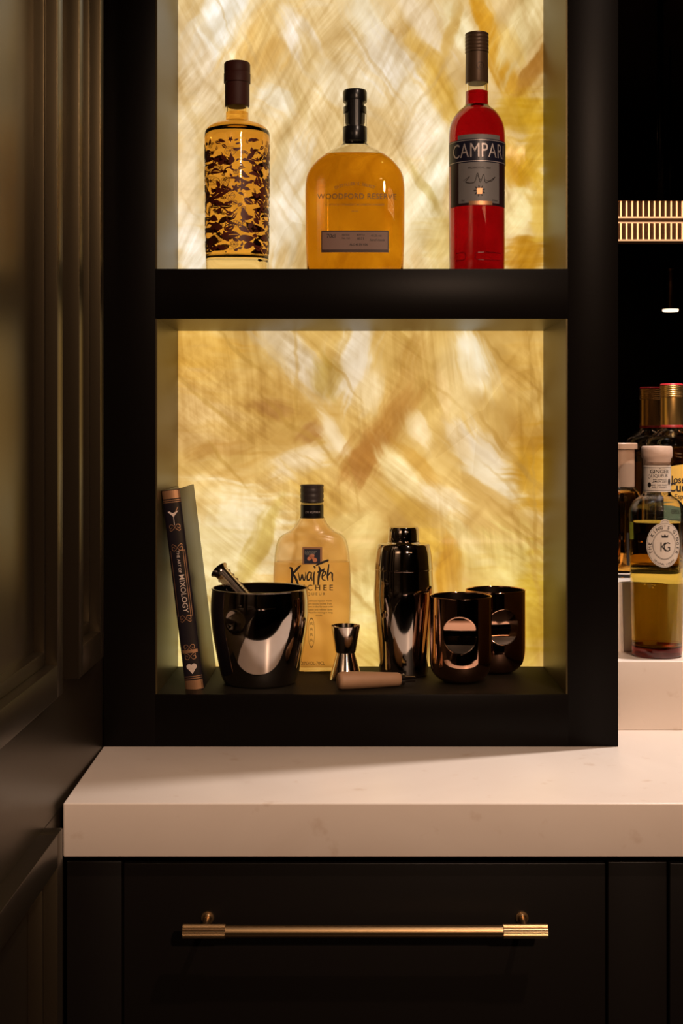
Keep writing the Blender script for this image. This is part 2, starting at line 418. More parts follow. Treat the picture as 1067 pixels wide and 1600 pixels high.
# ------------------------------------------------------------------ numpy noise for the onyx slabs
def vnoise(X, Y, seed):
    rs = np.random.RandomState(seed); G = rs.rand(64, 64)
    xi = np.floor(X).astype(int); yi = np.floor(Y).astype(int); fx = X - xi; fy = Y - yi
    fx = fx * fx * (3 - 2 * fx); fy = fy * fy * (3 - 2 * fy)
    g = lambda i, j: G[i % 64, j % 64]
    return (g(xi, yi) * (1 - fx) + g(xi + 1, yi) * fx) * (1 - fy) + (g(xi, yi + 1) * (1 - fx) + g(xi + 1, yi + 1) * fx) * fy
def fbm(X, Y, seed, o=4):
    s = 0; a = 0.5
    for k in range(o): s = s + a * (vnoise(X * 2 ** k, Y * 2 ** k, seed + k) - 0.5); a *= 0.55
    return s
S2 = 1.87 / F          # metres per photo pixel on the slab plane (y = 0.20)
def onyx_panel(name, px0, px1, py0, py1, base, blobs, m, parent, seed):
    nx = 400; ny = int(nx * (py1 - py0) / (px1 - px0))
    U = np.linspace(px0, px1, nx); V = np.linspace(py0, py1, ny)
    X, Y = np.meshgrid(U, V)
    wx = X + 20 * fbm(X / 45, Y / 45, seed) ; wy = Y + 20 * fbm(X / 55, Y / 55, seed + 20)
    c = np.zeros(X.shape + (3,)); c[:] = base
    c += 34 * fbm(X / 60, Y / 60, seed + 40)[..., None] * np.array([1, 1.1, 1.2])
    for (cx, cy, L, W, ang, col, st) in blobs:
        a = math.radians(ang); dx = wx - cx; dy = wy - cy
        u = (dx * math.cos(a) + dy * math.sin(a)) / L; v = (-dx * math.sin(a) + dy * math.cos(a)) / W
        n = int(abs(cx * 7 + cy * 3)) % 997
        fl = fbm((dx * math.cos(a) + dy * math.sin(a)) / 85 + n, (-dx * math.sin(a) + dy * math.cos(a)) / 9 + n, seed + n % 13, 3)
        q = np.sqrt(u * u + v * v) * (1 + 0.75 * fl) + 0.45 * fl
        k = (st / (1 + np.exp((q - 1.0) * 6.5)))[..., None]
        c = c * (1 - k) + (np.array(col, float) + 30 * fl[..., None] * np.array([.8, 1, 1.25])) * k
    c = np.clip(c, 0, 252) / 255.0
    lin = np.where(c <= 0.04045, c / 12.92, ((c + 0.055) / 1.055) ** 2.4)
    x = (X - 551) * S2; z = CZ - (Y - 677) * S2
    vs = np.stack([x, np.full_like(x, 0.2), z], -1).reshape(-1, 3)
    idx = np.arange(nx * ny).reshape(ny, nx)
    fs = np.stack([idx[:-1, :-1], idx[1:, :-1], idx[1:, 1:], idx[:-1, 1:]], -1).reshape(-1, 4)
    # back plate so that the slab has thickness
    b0 = len(vs); x0, x1, z0, z1 = x[0, 0], x[0, -1], z[-1, 0], z[0, 0]
    vs = np.concatenate([vs, np.array([(x0, .2, z1), (x1, .2, z1), (x1, .2, z0), (x0, .2, z0), (x0, .215, z1), (x1, .215, z1), (x1, .215, z0), (x0, .215, z0)])])
    ex = [(b0 + 4, b0 + 5, b0 + 6, b0 + 7), (b0, b0 + 1, b0 + 5, b0 + 4), (b0 + 1, b0 + 2, b0 + 6, b0 + 5), (b0 + 2, b0 + 3, b0 + 7, b0 + 6), (b0 + 3, b0, b0 + 4, b0 + 7)]
    me = bpy.data.meshes.new(name); me.from_pydata(vs.tolist(), [], fs.tolist() + ex); me.update()
    al = me.color_attributes.new('slab', 'FLOAT_COLOR', 'POINT')
    L4 = np.ones((len(vs), 4)); L4[:nx * ny, :3] = lin.reshape(-1, 3); L4[nx * ny:, :3] = lin.reshape(-1, 3).mean(0)
    al.data.foreach_set('color', L4.ravel())
    return finish(name, me, m, parent)

# ------------------------------------------------------------------ structure: the room
SZ1, SZ2 = 0.984, 1.5154          # shelf heights
TOP = 0.9185                      # worktop height
M['ceiling'] = mat('brown_ceiling', (0.10, 0.06, 0.04), 0.7)
M['floor'] = mat('dark_timber_floor', (0.05, 0.032, 0.022), 0.4, mottle=(3, 0.3))
structure(box('floor', (-0.45, 3.0, -4.6, 0.42, -0.05, 0.0), M['floor']))
structure(box('ceiling', (-0.45, 3.0, -4.6, 0.42, 2.9, 2.95), M['ceiling']))
structure(box('wall_back', (-0.45, 3.0, 0.42, 0.47, 0.0, 2.9), M['wall_paint']))
structure(box('wall_right', (3.0, 3.05, -4.6, 0.42, 0.0, 2.9), M['wall_paint']))
structure(box('wall_front', (-0.45, 3.0, -4.65, -4.6, 0.0, 2.9), M['wall_paint']))

# panelled left wall: plain board with two framed panels above and one below
XB, X0 = -0.3124, -0.294
wl = structure(box('wall_left', (XB - 0.10, XB - 0.020, -4.6, 0.42, 0.0, 2.9), M['wall_paint']))
def wall_board(y0, y1, z0, z1):
    o = box('board', (XB - 0.0205, XB, y0, y1, z0, z1), M['wall_paint'], wl); return o
FZ0, FZ1, LZ1 = 1.046, 2.75, 0.910
# the board is cut out behind the framed panels
wall_board(-4.6, 0.0, LZ1 - 0.001, FZ0 + 0.001)
wall_board(-4.6, 0.0, FZ1, 2.9)
wall_board(-0.3136, -0.2305, FZ0, FZ1)
wall_board(-0.0905, 0.0, FZ0, FZ1)
wall_board(-0.3136, -0.02, 0.0, LZ1)
def framed_panel(y0, y1, z0, z1, fw, d1, d2, w2, w2z):
    """a frame member of width fw standing on the board, an inner step, then the sunk panel"""
    def ring(nm, ya, yb, za, zb, wy, wz, xf, xb, bev=0.0008):
        bm = bmesh.new()
        add_box(bm, xb, xf, ya, ya + wy, za, zb, bev); add_box(bm, xb, xf, yb - wy, yb, za, zb, bev)
        add_box(bm, xb, xf, ya + wy * .98, yb - wy * .98, za, za + wz, bev); add_box(bm, xb, xf, ya + wy * .98, yb - wy * .98, zb - wz, zb, bev)
        return from_bm(nm, bm, M['wall_paint'], wl, True, 40)
    ring('frame', y0, y1, z0, z1, fw, 0.033, X0, XB - 0.019)
    ring('moulding', y0 + fw, y1 - fw, z0 + 0.033, z1 - 0.033, w2, w2z, X0 - d1, XB - 0.0195)
    box('sunk_panel', (XB - 0.0198, X0 - d1 - d2, y0 + fw + w2, y1 - fw - w2, z0 + 0.033 + w2z, z1 - 0.033 - w2z), M['wall_paint'], wl)
framed_panel(-1.30, -0.3136, FZ0, FZ1, 0.0235, 0.0115, 0.0105, 0.0083, 0.014)
framed_panel(-0.231, -0.0905, FZ0, FZ1, 0.0205, 0.012, 0.007, 0.004, 0.012)
framed_panel(-1.30, -0.3136, 0.12, LZ1, 0.0235, 0.0134, 0.0139, 0.0083, 0.014)

# smoked mirror on the wall behind the bottles
mir = box('trim_1', (0.333, 2.6, 0.400, 0.4195, 1.105, 2.7), M['mirror']); mir.name = 'mirror_panel'
tag(mir, 'smoked mirror panel on the wall behind the bottles at right', 'mirror')

# ------------------------------------------------------------------ the display cabinet
cab = thing('display_cabinet', (0, 0, 0), 'black painted open display cabinet with two back-lit onyx niches standing on the pale worktop', 'cabinet')
CX0, CX1, NX0, NX1 = -0.3115, 0.3316, -0.2461, 0.2685
CZT, N1T, CYB = 2.60, 1.453, 0.22
NT2 = 2.35
bm = bmesh.new()
BV = 0.0008
Z0 = TOP + 0.0003
add_box(bm, CX0, NX0, 0, CYB, Z0, CZT, BV)
add_box(bm, NX1, CX1, 0, CYB, Z0, CZT, BV)
add_box(bm, NX0 - .001, NX1 + .001, 0.0, 0.004, Z0, SZ1, BV)
add_box(bm, NX0 - .001, NX1 + .001, 0.0, 0.004, N1T, SZ2, BV)
add_box(bm, NX0 - .001, NX1 + .001, 0, CYB, NT2, CZT, BV)
from_bm('front_frame', bm, M['paint'], cab, True, 40)
box('bottom_board', (NX0, NX1, 0.0035, CYB, Z0, SZ1), M['shelf_floor'], cab)
box('middle_shelf', (NX0, NX1, 0.0035, CYB, N1T + 0.003, SZ2), M['shelf_floor'], cab)
def lining(z0, z1):
    bm = bmesh.new()
    add_box(bm, NX0, NX0 + 0.002, 0.001, 0.2155, z0, z1); add_box(bm, NX1 - 0.002, NX1, 0.001, 0.2155, z0, z1)
    add_box(bm, NX0, NX1, 0.001, 0.2155, z1, z1 + 0.003)
    return from_bm('niche_lining', bm, M['niche_lit_paint'], cab)
lining(SZ1 + 0.0002, N1T); lining(SZ2 + 0.0002, NT2 - 0.003)

W_, C_, G_, O_, B_ = (243, 226, 200), (232, 205, 155), (216, 170, 84), (192, 140, 48), (172, 120, 58)
low = [
 (300, 560, 70, 60, 0, (220, 168, 76), .9), (310, 660, 60, 60, 0, (212, 170, 106), .8), (420, 610, 90, 45, 10, (206, 160, 80), .8),
 (400, 680, 90, 25, 5, (198, 152, 76), .7), (455, 552, 70, 26, 50, (222, 198, 160), .95), (480, 580, 30, 16, 50, (226, 205, 175), .6),
 (510, 595, 30, 26, 60, (192, 158, 78), .8), (553, 560, 62, 24, 105, W_, 1), (575, 610, 34, 18, 110, C_, .8), (425, 637, 34, 12, 15, B_, .8),
 (485, 675, 22, 16, -50, B_, .9), (340, 702, 45, 13, -15, (190, 140, 66), .9), (522, 682, 40, 15, 52, (240, 214, 168), 1),
 (466, 722, 42, 20, -15, (242, 216, 172), .95), (350, 740, 60, 14, -25, (206, 160, 82), .8), (370, 835, 80, 66, 0, (250, 233, 192), 1),
 (330, 900, 60, 90, 0, (240, 218, 158), .9), (300, 780, 26, 60, 90, (226, 190, 120), .6), (405, 850, 66, 14, 115, (208, 176, 88), .85),
 (500, 770, 50, 22, 40, (214, 168, 76), .7), (560, 825, 40, 30, 0, (232, 200, 124), .8), (575, 930, 30, 80, 0, (238, 212, 140), .9),
 (600, 665, 90, 24, -55, (184, 128, 54), .85), (572, 712, 40, 24, -60, (176, 118, 50), .85), (645, 560, 40, 20, -70, (196, 150, 76), .9),
 (655, 672, 30, 13, 60, (238, 208, 152), 1), (740, 566, 50, 22, 72, (252, 238, 208), 1), (720, 600, 60, 30, 75, (236, 206, 146), .6),
 (693, 622, 34, 11, 80, (228, 190, 124), .9), (762, 716, 60, 22, 50, (234, 214, 182), 1), (781, 758, 64, 18, 38, (248, 230, 196), 1),
 (625, 744, 40, 17, 58, (240, 212, 150), 1), (692, 782, 44, 18, 30, (240, 214, 166), .9), (660, 730, 50, 12, 45, (196, 144, 58), .9),
 (830, 740, 34, 55, 0, (202, 148, 42), .95), (818, 670, 40, 26, 60, (198, 148, 62), .8), (822, 560, 34, 34, 0, (224, 178, 92), .8),
 (775, 640, 40, 20, 70, (212, 172, 96), .7), (785, 885, 60, 50, 30, (232, 206, 124), .9), (700, 890, 55, 16, 92, (206, 148, 40), .95),
 (660, 850, 26, 30, 0, (222, 172, 60), .8), (640, 800, 44, 14, 50, (206, 160, 66), .8), (735, 850, 50, 14, 45, (238, 212, 146), .8),
 (832, 960, 24, 80, 0, (208, 168, 58), .9), (760, 960, 40, 80, 0, (222, 184, 90), .7), (600, 1010, 60, 40, 0, (232, 196, 104), .8),
 (720, 690, 30, 12, 60, (240, 214, 170), .8), (310, 1000, 50, 50, 0, (238, 216, 140), .9)]
up = [
 (346, 26, 90, 36, -62, (247, 238, 220), 1), (300, 110, 60, 30, 70, (222, 196, 156), .8), (411, 66, 70, 34, -52, (230, 184, 104), .9),
 (445, 10, 60, 20, -60, (236, 200, 130), .8), (471, 66, 64, 18, 62, W_, 1), (500, 112, 60, 22, 62, (212, 176, 110), .9),
 (430, 156, 34, 24, 30, (242, 228, 200), .9), (468, 160, 40, 14, 70, (212, 180, 118), .8), (340, 150, 30, 40, 20, (224, 196, 150), .6),
 (452, 310, 90, 30, 105, (246, 232, 206), 1), (440, 250, 60, 10, 100, (220, 196, 146), .7), (296, 280, 16, 120, 0, (230, 208, 168), .8), (300, 390, 24, 50, 0, (246, 234, 212), .9),
 (572, 26, 40, 24, 70, (243, 228, 196), .9), (585, 84, 50, 16, -50, (206, 166, 100), .8), (612, 100, 60, 32, 48, (242, 228, 206), 1),
 (658, 34, 60, 28, 62, (238, 216, 182), .9), (716, 42, 50, 20, 66, (250, 234, 190), 1), (668, 96, 80, 12, 55, (212, 168, 80), .9),
 (700, 60, 60, 9, 110, (206, 164, 84), .8), (690, 150, 50, 22, 60, (212, 166, 70), .8), (662, 170, 50, 16, 55, (244, 226, 190), .9),
 (762, 40, 70, 14, 68, (208, 146, 30), .95), (792, 110, 60, 16, 65, (196, 138, 30), .95), (815, 40, 60, 26, -70, (232, 208, 152), .95),
 (836, 108, 60, 13, -55, (164, 110, 42), .95), (818, 172, 44, 34, 0, (196, 148, 34), .9), (800, 70, 30, 12, 60, (226, 186, 100), .7),
 (680, 270, 60, 24, 100, (246, 232, 196), .9), (652, 335, 70, 34, 80, (246, 232, 192), .9), (668, 300, 60, 7, 60, (196, 166, 92), .8),
 (650, 210, 30, 30, 0, (240, 222, 190), .8), (690, 380, 30, 40, 0, (226, 194, 116), .7), (545, 130, 60, 40, 30, (236, 220, 190), .6),
 (812, 262, 40, 24, 60, (212, 156, 34), .95), (808, 336, 22, 34, 10, (252, 230, 166), 1), (838, 230, 18, 60, 0, (216, 168, 50), .8),
 (822, 400, 30, 30, 0, (186, 128, 28), .95), (842, 330, 14, 50, 0, (226, 184, 78), .8), (500, -60, 80, 60, 0, (240, 222, 190), .8), (750, -80, 80, 60, 20, (226, 190, 110), .8)]
up_dirs = [(-58, 9, 34, .20, 'fibre'), (-66, 9, 110, .11, 'fibre'), (64, 9, 150, .08, 'fibre'), (-50, 8, 240, .07, 'fibre'), (60, 8, 34, .11, 'fibre'), (-56, 1.6, 9, .13, 'crack'), (66, 1.3, 7, .10, 'crack'), (-60, 12, 34, .055, 'cell'), (0, 16, 16, .16, 'fibre')]
lo_dirs = [(42, 7, 26, .20, 'fibre'), (84, 5, 110, .12, 'fibre'), (38, 8, 130, .12, 'fibre'), (-50, 7, 30, .14, 'fibre'), (-46, 1.2, 6, .11, 'crack'), (82, 1.0, 6, .12, 'crack'), (-46, 10, 26, .055, 'cell'), (0, 15, 15, .15, 'fibre')]
rv = random.Random(8)
for _ in range(34):
    up.append((rv.uniform(280, 850), rv.uniform(-60, 420), rv.uniform(40, 110), rv.uniform(2, 5.5), rv.choice([rv.uniform(54, 70), rv.uniform(54, 70), rv.uniform(-70, -54)]), (206, 172, 112), rv.uniform(.2, .5)))
for _ in range(30):
    low.append((rv.uniform(280, 850), rv.uniform(516, 1040), rv.uniform(30, 95), rv.uniform(2, 4.5), rv.choice([rv.uniform(36, 56), rv.uniform(76, 100), rv.uniform(36, 56)]), (188, 144, 66), rv.uniform(.3, .6)))
low_p = onyx_panel('backlit_panel', 273.3, 853.7, 513, 1046, (214, 172, 94), low, onyx_mat('onyx_gold', lo_dirs, .99), cab, 3)
up_p = onyx_panel('backlit_panel', 273.3, 853.7, -500, 446, (228, 196, 138), up, onyx_mat('onyx_cream', up_dirs, .97), cab, 11)
low_p['label'] = 'glowing golden brown onyx slab at the back of the lower niche'
up_p['label'] = 'glowing cream and ochre onyx slab at the back of the upper niche'

# ------------------------------------------------------------------ worktop, stepped ledges, drawers
bm = bmesh.new()
add_box(bm, -0.3068, 2.2, -0.2544, 0.40, TOP - 0.0576, TOP)
for v in bm.verts:
    if v.co.x < 0 and v.co.y > 0: v.co.x = -0.3204
bmesh.ops.bevel(bm, geom=bm.edges[:], offset=0.0022, segments=3, affect='EDGES', profile=0.5)
wt = from_bm('worktop', bm, M['stone'], None, True, 40)
tag(wt, 'pale stone worktop with a thick front edge under the cabinet', 'worktop')
s1 = box('stone_step', (0.3330, 2.2, 0.093, 0.1705, TOP, 1.0097), M['stone'], None, 0.0012, 3)
tag(s1, 'lower pale stone step on the worktop under the round-labelled bottle', 'ledge')
s2 = box('stone_step', (0.3330, 2.2, 0.1707, 0.3995, TOP, 1.105), M['stone'], None, 0.0012, 3)
tag(s2, 'upper pale stone step behind, carrying the back row of bottles', 'ledge')

DY = -0.240
dr = thing('drawer_cabinet', (0, 0, 0), 'black drawer cabinet with flat fronts beneath the pale worktop', 'cabinet')
box('carcass', (-0.306, 2.2, DY + 0.021, 0.40, 0.05, TOP - 0.0578), M['gap'], dr)
def front(nm, x0, x1, z0, z1, m=None):
    return box(nm, (x0, x1, DY, DY + 0.020, z0, z1), m or M['drawer_paint'], dr, 0.0012, 3)
ZD = 0.8505
front('filler_panel', -0.306, -0.2468, 0.05, ZD + .002)
d1 = front('drawer_front', -0.2450, 0.2703, 0.45, ZD)
front('drawer_front', -0.2450, 0.2703, 0.10, 0.447)
front('filler_panel', 0.2728, 0.3360, 0.05, ZD + .0015)
front('drawer_front', 0.3388, 0.90, 0.45, ZD)
front('drawer_front', 0.3388, 0.90, 0.10, 0.447)
# bar handle
HZ, HY = 0.7925, DY - 0.040
d_ = HY - CY
hx0, hx1 = (285 - 551) * d_ / F, (856 - 551) * d_ / F
ga, gb = (354.5 - 551) * d_ / F, (783.5 - 551) * d_ / F
def bar_x(nm, x0, x1, r, seg, flute, mt, par):
    vs, fs = [], []
    secs = [(x0, r * .9), (x0 + 0.0006, r), (x1 - 0.0006, r), (x1, r * .9)]
    for x, rr in secs:
        for k in range(seg):
            a = 2 * PI * k / seg; q = rr * (1 - (0.075 if flute and k % 4 in (0,) else 0) - (0.03 if flute and k % 4 in (1, 3) else 0))
            vs.append((x, HY + q * math.cos(a), HZ + q * math.sin(a)))
    for i in range(3):
        for k in range(seg): fs.append((i * seg + k, i * seg + (k + 1) % seg, (i + 1) * seg + (k + 1) % seg, (i + 1) * seg + k))
    fs.append(tuple(range(seg))); fs.append(tuple(3 * seg + k for k in range(seg))[::-1])
    bm = bmesh.new(); bv = [bm.verts.new(v) for v in vs]
    for f in fs: bm.faces.new([bv[i] for i in f])
    return from_bm(nm, bm, mt, par, True, 25)
hb = bar_x('handle', ga - 0.002, gb + 0.002, 0.0061, 48, False, M['brass'], d1)
hb['label'] = 'brushed brass bar handle with fluted ends'
bar_x('fluted_grip', hx0, ga - 0.0012, 0.0071, 112, True, M['brass'], d1); bar_x('fluted_grip', gb + 0.0012, hx1, 0.0071, 112, True, M['brass'], d1)
def post(px):
    x = (px - 551) * 1.415 / F
    bm = bmesh.new()
    tube_mesh(bm, [(x, HY, HZ), (x, DY - 0.004, HZ), (x, DY - 0.0025, HZ), (x, DY - 0.0022, HZ), (x, DY + .0002, HZ)], [0.0032, 0.0032, 0.0045, 0.0068, 0.0068], 32)
    o = from_bm('handle_post', bm, M['brass'], d1, True, 40)
post(322); post(818)

# ------------------------------------------------------------------ bottles
def liquid(name, col, rough=0.0, ior=1.34):
    return mat(name, col, rough, trans=1.0, ior=ior)
M['gin'] = liquid('onyx_glow_gin', (1.0, 0.82, 0.46), ior=1.22)  # gin is clear; the onyx light behind it is put into its colour
M['bourbon'] = liquid('bourbon', (0.72, 0.34, 0.014))
M['red_aperitif'] = liquid('red_aperitif', (0.36, 0.003, 0.009))
M['ginger'] = liquid('ginger_liqueur', (1.0, 0.76, 0.13), ior=1.15)
M['tequila'] = liquid('gold_tequila', (0.90, 0.50, 0.10))
M['lychee'] = mat('lychee_liqueur', (1.0, 0.90, 0.70), 0.30, trans=1.0, ior=1.34)
M['frosted'] = mat('frosted_glass', (1.0, 0.88, 0.74), 0.24, trans=1.0, ior=1.4)

def px_prof(pts, base_py, s):
    return [(hw * s, (base_py - py) * s) for hw, py in pts]
def round_glass(parent, outer, t=0.0028, bottom=0.007, name='glass', m=None, seg=96):
    """thick-walled bottle: outer skin plus an inner cavity with inward normals; returns the cavity profile"""
    zt = outer[-1][1]
    inner = [(max(r - t, 0.004), z) for r, z in outer if z > bottom + 0.004]
    inner = [(0.0, bottom), (inner[0][0] * 0.9, bottom + 0.0006), (inner[0][0], bottom + 0.003)] + inner
    inner[-1] = (inner[-1][0], zt - 0.0015); inner = [p for p in inner if p[1] <= zt - 0.0015]
    inner.append((0.0, zt - 0.001))
    o = [(0.0, outer[0][1])] + outer + [(0.0, zt)]
    a = lathe_mesh('a', o, seg); b = lathe_mesh('b', inner, seg)
    bm = bmesh.new(); bm.from_mesh(a); bmesh.ops.recalc_face_normals(bm, faces=bm.faces)
    bm2 = bmesh.new(); bm2.from_mesh(b); bmesh.ops.recalc_face_normals(bm2, faces=bm2.faces); bmesh.ops.reverse_faces(bm2, faces=bm2.faces)
    bm2.to_mesh(b); bm2.free(); bm.from_mesh(b)
    me = bpy.data.meshes.new(name); bm.to_mesh(me); bm.free()
    bpy.data.meshes.remove(a); bpy.data.meshes.remove(b)
    finish(name, me, m or M['glass'], parent, True, 50)
    return inner
def fill(parent, inner, level, m, name='liquid', grow=0.00025, seg=96):
    pts = [(r + grow if r > 0 else 0.0, z - (grow if i == 0 else 0)) for i, (r, z) in enumerate(inner) if z < level]
    f = interp([(r, z) for r, z in inner if r > 0])
    pts += [(f(level) + grow, level), (0.0, level)]
    return lathe(name, pts, m, parent, seg, 50)
def ridged(r, z0, z1, n=10, depth=0.0004, bev=0.0008):
    pts = [(0, z0), (r - bev, z0), (r, z0 + bev)]
    for i in range(n):
        z = z0 + bev + (z1 - z0 - 2 * bev) * (i + 0.5) / n; h = (z1 - z0) / n * 0.22
        pts += [(r, z - h), (r - depth, z), (r, z + h)]
    pts += [(r, z1 - bev), (r - bev, z1), (0, z1)]
    return pts

# ---- 1. patterned gin bottle, upper niche left
D = 1.785; s = D / F; bpy0 = 677 - (SZ2 - CZ) / s       # pixel row of the shelf at this distance
b1 = thing('gin_bottle', (P(370.5, 0, D)[0], D + CY, SZ2), 'round gin bottle with the onyx glow as amber tint, printed all over with dark red leaves on the upper shelf', 'bottle')
H = bpy0 - 416                                           # hidden rise behind the shelf edge
def prof_scaled(pts, base_py):                           # photo rows to height; row base_py stands on the shelf
    return [(hw * s, (base_py - py) * s) for hw, py in pts]
Bp = bpy0
o1 = smooth_prof([(45 * s, 0), (48 * s, .0015), (48.5 * s, .006), (48.5 * s, .006)] + prof_scaled([(49.5, 380), (50.5, 250), (51, 222), (51, 214), (49.5, 206), (44, 199.5), (35, 195), (24, 192.5), (19.5, 190), (18, 186), (17.8, 180), (17.8, 166), (17.8, 160)], Bp), 5)
inn = round_glass(b1, o1, 0.0026, (Bp - 404) * s, 'glass', M['glass_onyx_glow'])
fill(b1, inn, (Bp - 176) * s, M['gin'])
lathe('stopper', [(0, (Bp - 167) * s), (18.6 * s, (Bp - 167) * s), (19.2 * s, (Bp - 165) * s), (19.2 * s, (Bp - 131) * s), (20.8 * s, (Bp - 130) * s), (20.8 * s, (Bp - 116) * s), (20 * s, (Bp - 114.5) * s), (20.4 * s, (Bp - 113) * s), (20.4 * s, (Bp - 101) * s), (19 * s, (Bp - 98.5) * s), (0, (Bp - 98) * s)],
      mat('maroon_wax_stopper', (0.05, 0.008, 0.004), 0.6, bump=(90, .2)), b1)
rs = random.Random(5); pr = Print(); placed = []
R1 = interp([(r, z) for r, z in o1]); Rm = 0.0425
def v_of(py): return (Bp - py) * s
def leaf(cx, cy, L, Wd, ang, bend, slit):
    n = 9; c, q = math.cos(ang), math.sin(ang); top, bot, mid = [], [], []
    for i in range(n + 1):
        t = i / n; u = (t - .5) * L; hh = Wd * math.sin(PI * t ** 0.8) * .5; b = bend * math.sin(PI * t)
        f = lambda uu, vv: (cx + uu * c - vv * q, cy + uu * q + vv * c)
        top.append(f(u, b + hh)); bot.append(f(u, b - hh)); m0 = slit * (0.5 if .12 < t < .85 else 0)
        mid.append((f(u, b + m0), f(u, b - m0)))
    for i in range(n):
        pr.polys.append([top[i], top[i + 1], mid[i + 1][0], mid[i][0]]); pr.polys.append([mid[i][1], mid[i + 1][1], bot[i + 1], bot[i]])
tries = 0
while tries < 6000 and len(placed) < 420:
    tries += 1
    u = rs.uniform(-2.9, 2.9) * Rm; v = v_of(rs.uniform(226, 396))
    big = rs.random() < .45 and v < v_of(240)
    L = rs.uniform(.013, .021) if big else rs.uniform(.006, .012)
    rad = L * 0.36
    if any((u - a) ** 2 + (v - b) ** 2 < ((rad + c_) * .66) ** 2 for a, b, c_ in placed): continue
    placed.append((u, v, rad)); k = rs.random()
    if k < .74:
        leaf(u, v, L, L * rs.uniform(.34, .60), rs.choice([rs.uniform(-.7, .5), rs.uniform(0, PI)]), L * rs.uniform(-.22, .22), rs.choice([0, 0, .0006]))
    elif k < .86:                                  # citrus slice
        pr.ell(u, v, rad, rad * .8, .0006, 20); pr.ell(u, v, rad * .75, rad * .58, .0003, 20)
        for a in range(6): pr.stroke([(u, v), (u + rad * .7 * math.cos(a * PI / 3), v + rad * .55 * math.sin(a * PI / 3))], .0005, taper=False)
    else:                                          # flower of small petals
        for a in range(5):
            an = a * 2 * PI / 5 + u * 50; leaf(u + rad * .5 * math.cos(an), v + rad * .5 * math.sin(an), rad, rad * .55, an, 0, 0)
for k in range(16):                                # winding stems
    u = rs.uniform(-2.6, 2.2) * Rm; v = v_of(rs.uniform(250, 385)); L = rs.uniform(.018, .034)
    pr.stroke([(u, v), (u + L * .35, v + rs.uniform(-.003, .005)), (u + L * .7, v + rs.uniform(-.005, .003)), (u + L, v + rs.uniform(-.006, .004))], rs.uniform(.0014, .0036), 6)
pr.build('leaf_print', M['red_ink'], b1, lambda u, v: ((R1(v) + .0004) * math.sin(u / Rm), -(R1(v) + .0004) * math.cos(u / Rm), v))
pt = Print().text('SILENT POOL', 0, v_of(363), .0100, .0, sx=.92, spacing=1.1).text('GIN', 0, v_of(371), .0035).text('RARE CITRUS', 0, v_of(381), .0072, sx=1, spacing=1.1).text('DISTILLED FROM GRAIN', 0, v_of(390), .0028).text('70cl 43% vol', 0, v_of(397), .0036)
pt.build('lettering', M['brown_ink'], b1, cyl_map(R1, .0007))

# ---- 2. broad bourbon bottle, upper niche middle
D = 1.785; s = D / F; Bp = 677 - (SZ2 - CZ) / s
b2 = thing('bourbon_bottle', (P(554.5, 0, D)[0], D + CY, SZ2), 'broad flat round-shouldered bottle of amber bourbon with a black capped neck, between two taller bottles', 'bottle')
sec_px = [(71, 20, Bp), (75, 22, Bp - 5), (76, 23, 405), (77, 24, 380), (77.5, 24, 300), (77, 24, 288), (75.5, 24, 277), (72, 23.5, 268), (66.5, 23, 260), (59, 22.5, 251.5), (50, 21.5, 244), (42, 20, 238), (33, 18, 233.5), (24, 17, 229), (19.5, 17, 226), (18.4, 17.5, 223), (18.2, 17.8, 218), (18.2, 17.8, 168)]
def secs_w(t, zb, top, grow=0.0):
    out = []
    for a, b, py in sec_px:
        z = (Bp - py) * s; n = 2.0 if py < 228 else (3.2 if py > 250 else 2.5)
        A = a * s - t + grow; Bb = b * s - t + grow
        if t and z < zb: continue
        if z > top: break
        out.append((A, Bb, z, n))
    return out
outer = secs_w(0, 0, 9); cav = secs_w(.0032, .010, (Bp - 172) * s)
cav = [(cav[0][0] * .95, cav[0][1] * .9, .0085, 3.2)] + cav
loft('glass', outer, M['glass'], b2, 128, 50, cav)
liq = secs_w(.0032, .010, (Bp - 243.9) * s, .0003); liq = [(liq[0][0] * .95, liq[0][1] * .9, .0083, 3.2)] + liq + [((44.5) * s, 18.3 * s, (Bp - 242.2) * s, 2.5)]
loft('liquid', liq, M['bourbon'], b2, 128, 50)
zz = lambda py: (Bp - py) * s
lathe('cap', [(0, zz(160)), (18.2 * s, zz(160)), (18.8 * s, zz(158.5)), (18.8 * s, zz(145)), (17.6 * s, zz(142)), (0, zz(141.5))], M['black_plastic'], b2, 8 * 9)
lathe('neck_collar', [(18.3 * s, zz(222)), (18.9 * s, zz(221)), (18.9 * s, zz(200)), (18.3 * s, zz(199)), (18.25 * s, zz(210)), (18.3 * s, zz(222))], M['black_plastic'], b2)
lathe('stopper_cork', [(0, zz(196)), (9.5 * s, zz(196)), (10.5 * s, zz(192)), (11 * s, zz(178)), (14.5 * s, zz(176)), (14.8 * s, zz(163)), (15 * s, zz(161)), (0, zz(160.2))], M['black_plastic'], b2)
seal = Print().rect(-8.5 * s, 8.5 * s, zz(201), zz(159), 8, 1).build('neck_strip', M['black_plastic'], b2, cyl_map(18.2 * s, .0006))
fa = interp([(a * s, (Bp - py) * s) for a, b, py in sec_px]); fb = interp([(b * s, (Bp - py) * s) for a, b, py in sec_px])
mp = sup_map(fa, fb, 3.2, .0008)
Print().ell(0, zz(258), 13 * s, 13 * s, .0007, 40).ell(0, zz(258), 9.5 * s, 9.5 * s, .0004, 40).text('W', 0, zz(262), .0085).build('embossed_medallion', M['glass'], b2, mp)
t2 = Print()
t2.ring_text('DISTILLER\'S SELECT', 0, zz(370), 76 * s, 76 * s, .0056, math.radians(112), math.radians(68))
t2.text('WOODFORD RESERVE', 3 * s, zz(315), .0102, .0004, spacing=1.06, sx=.97)
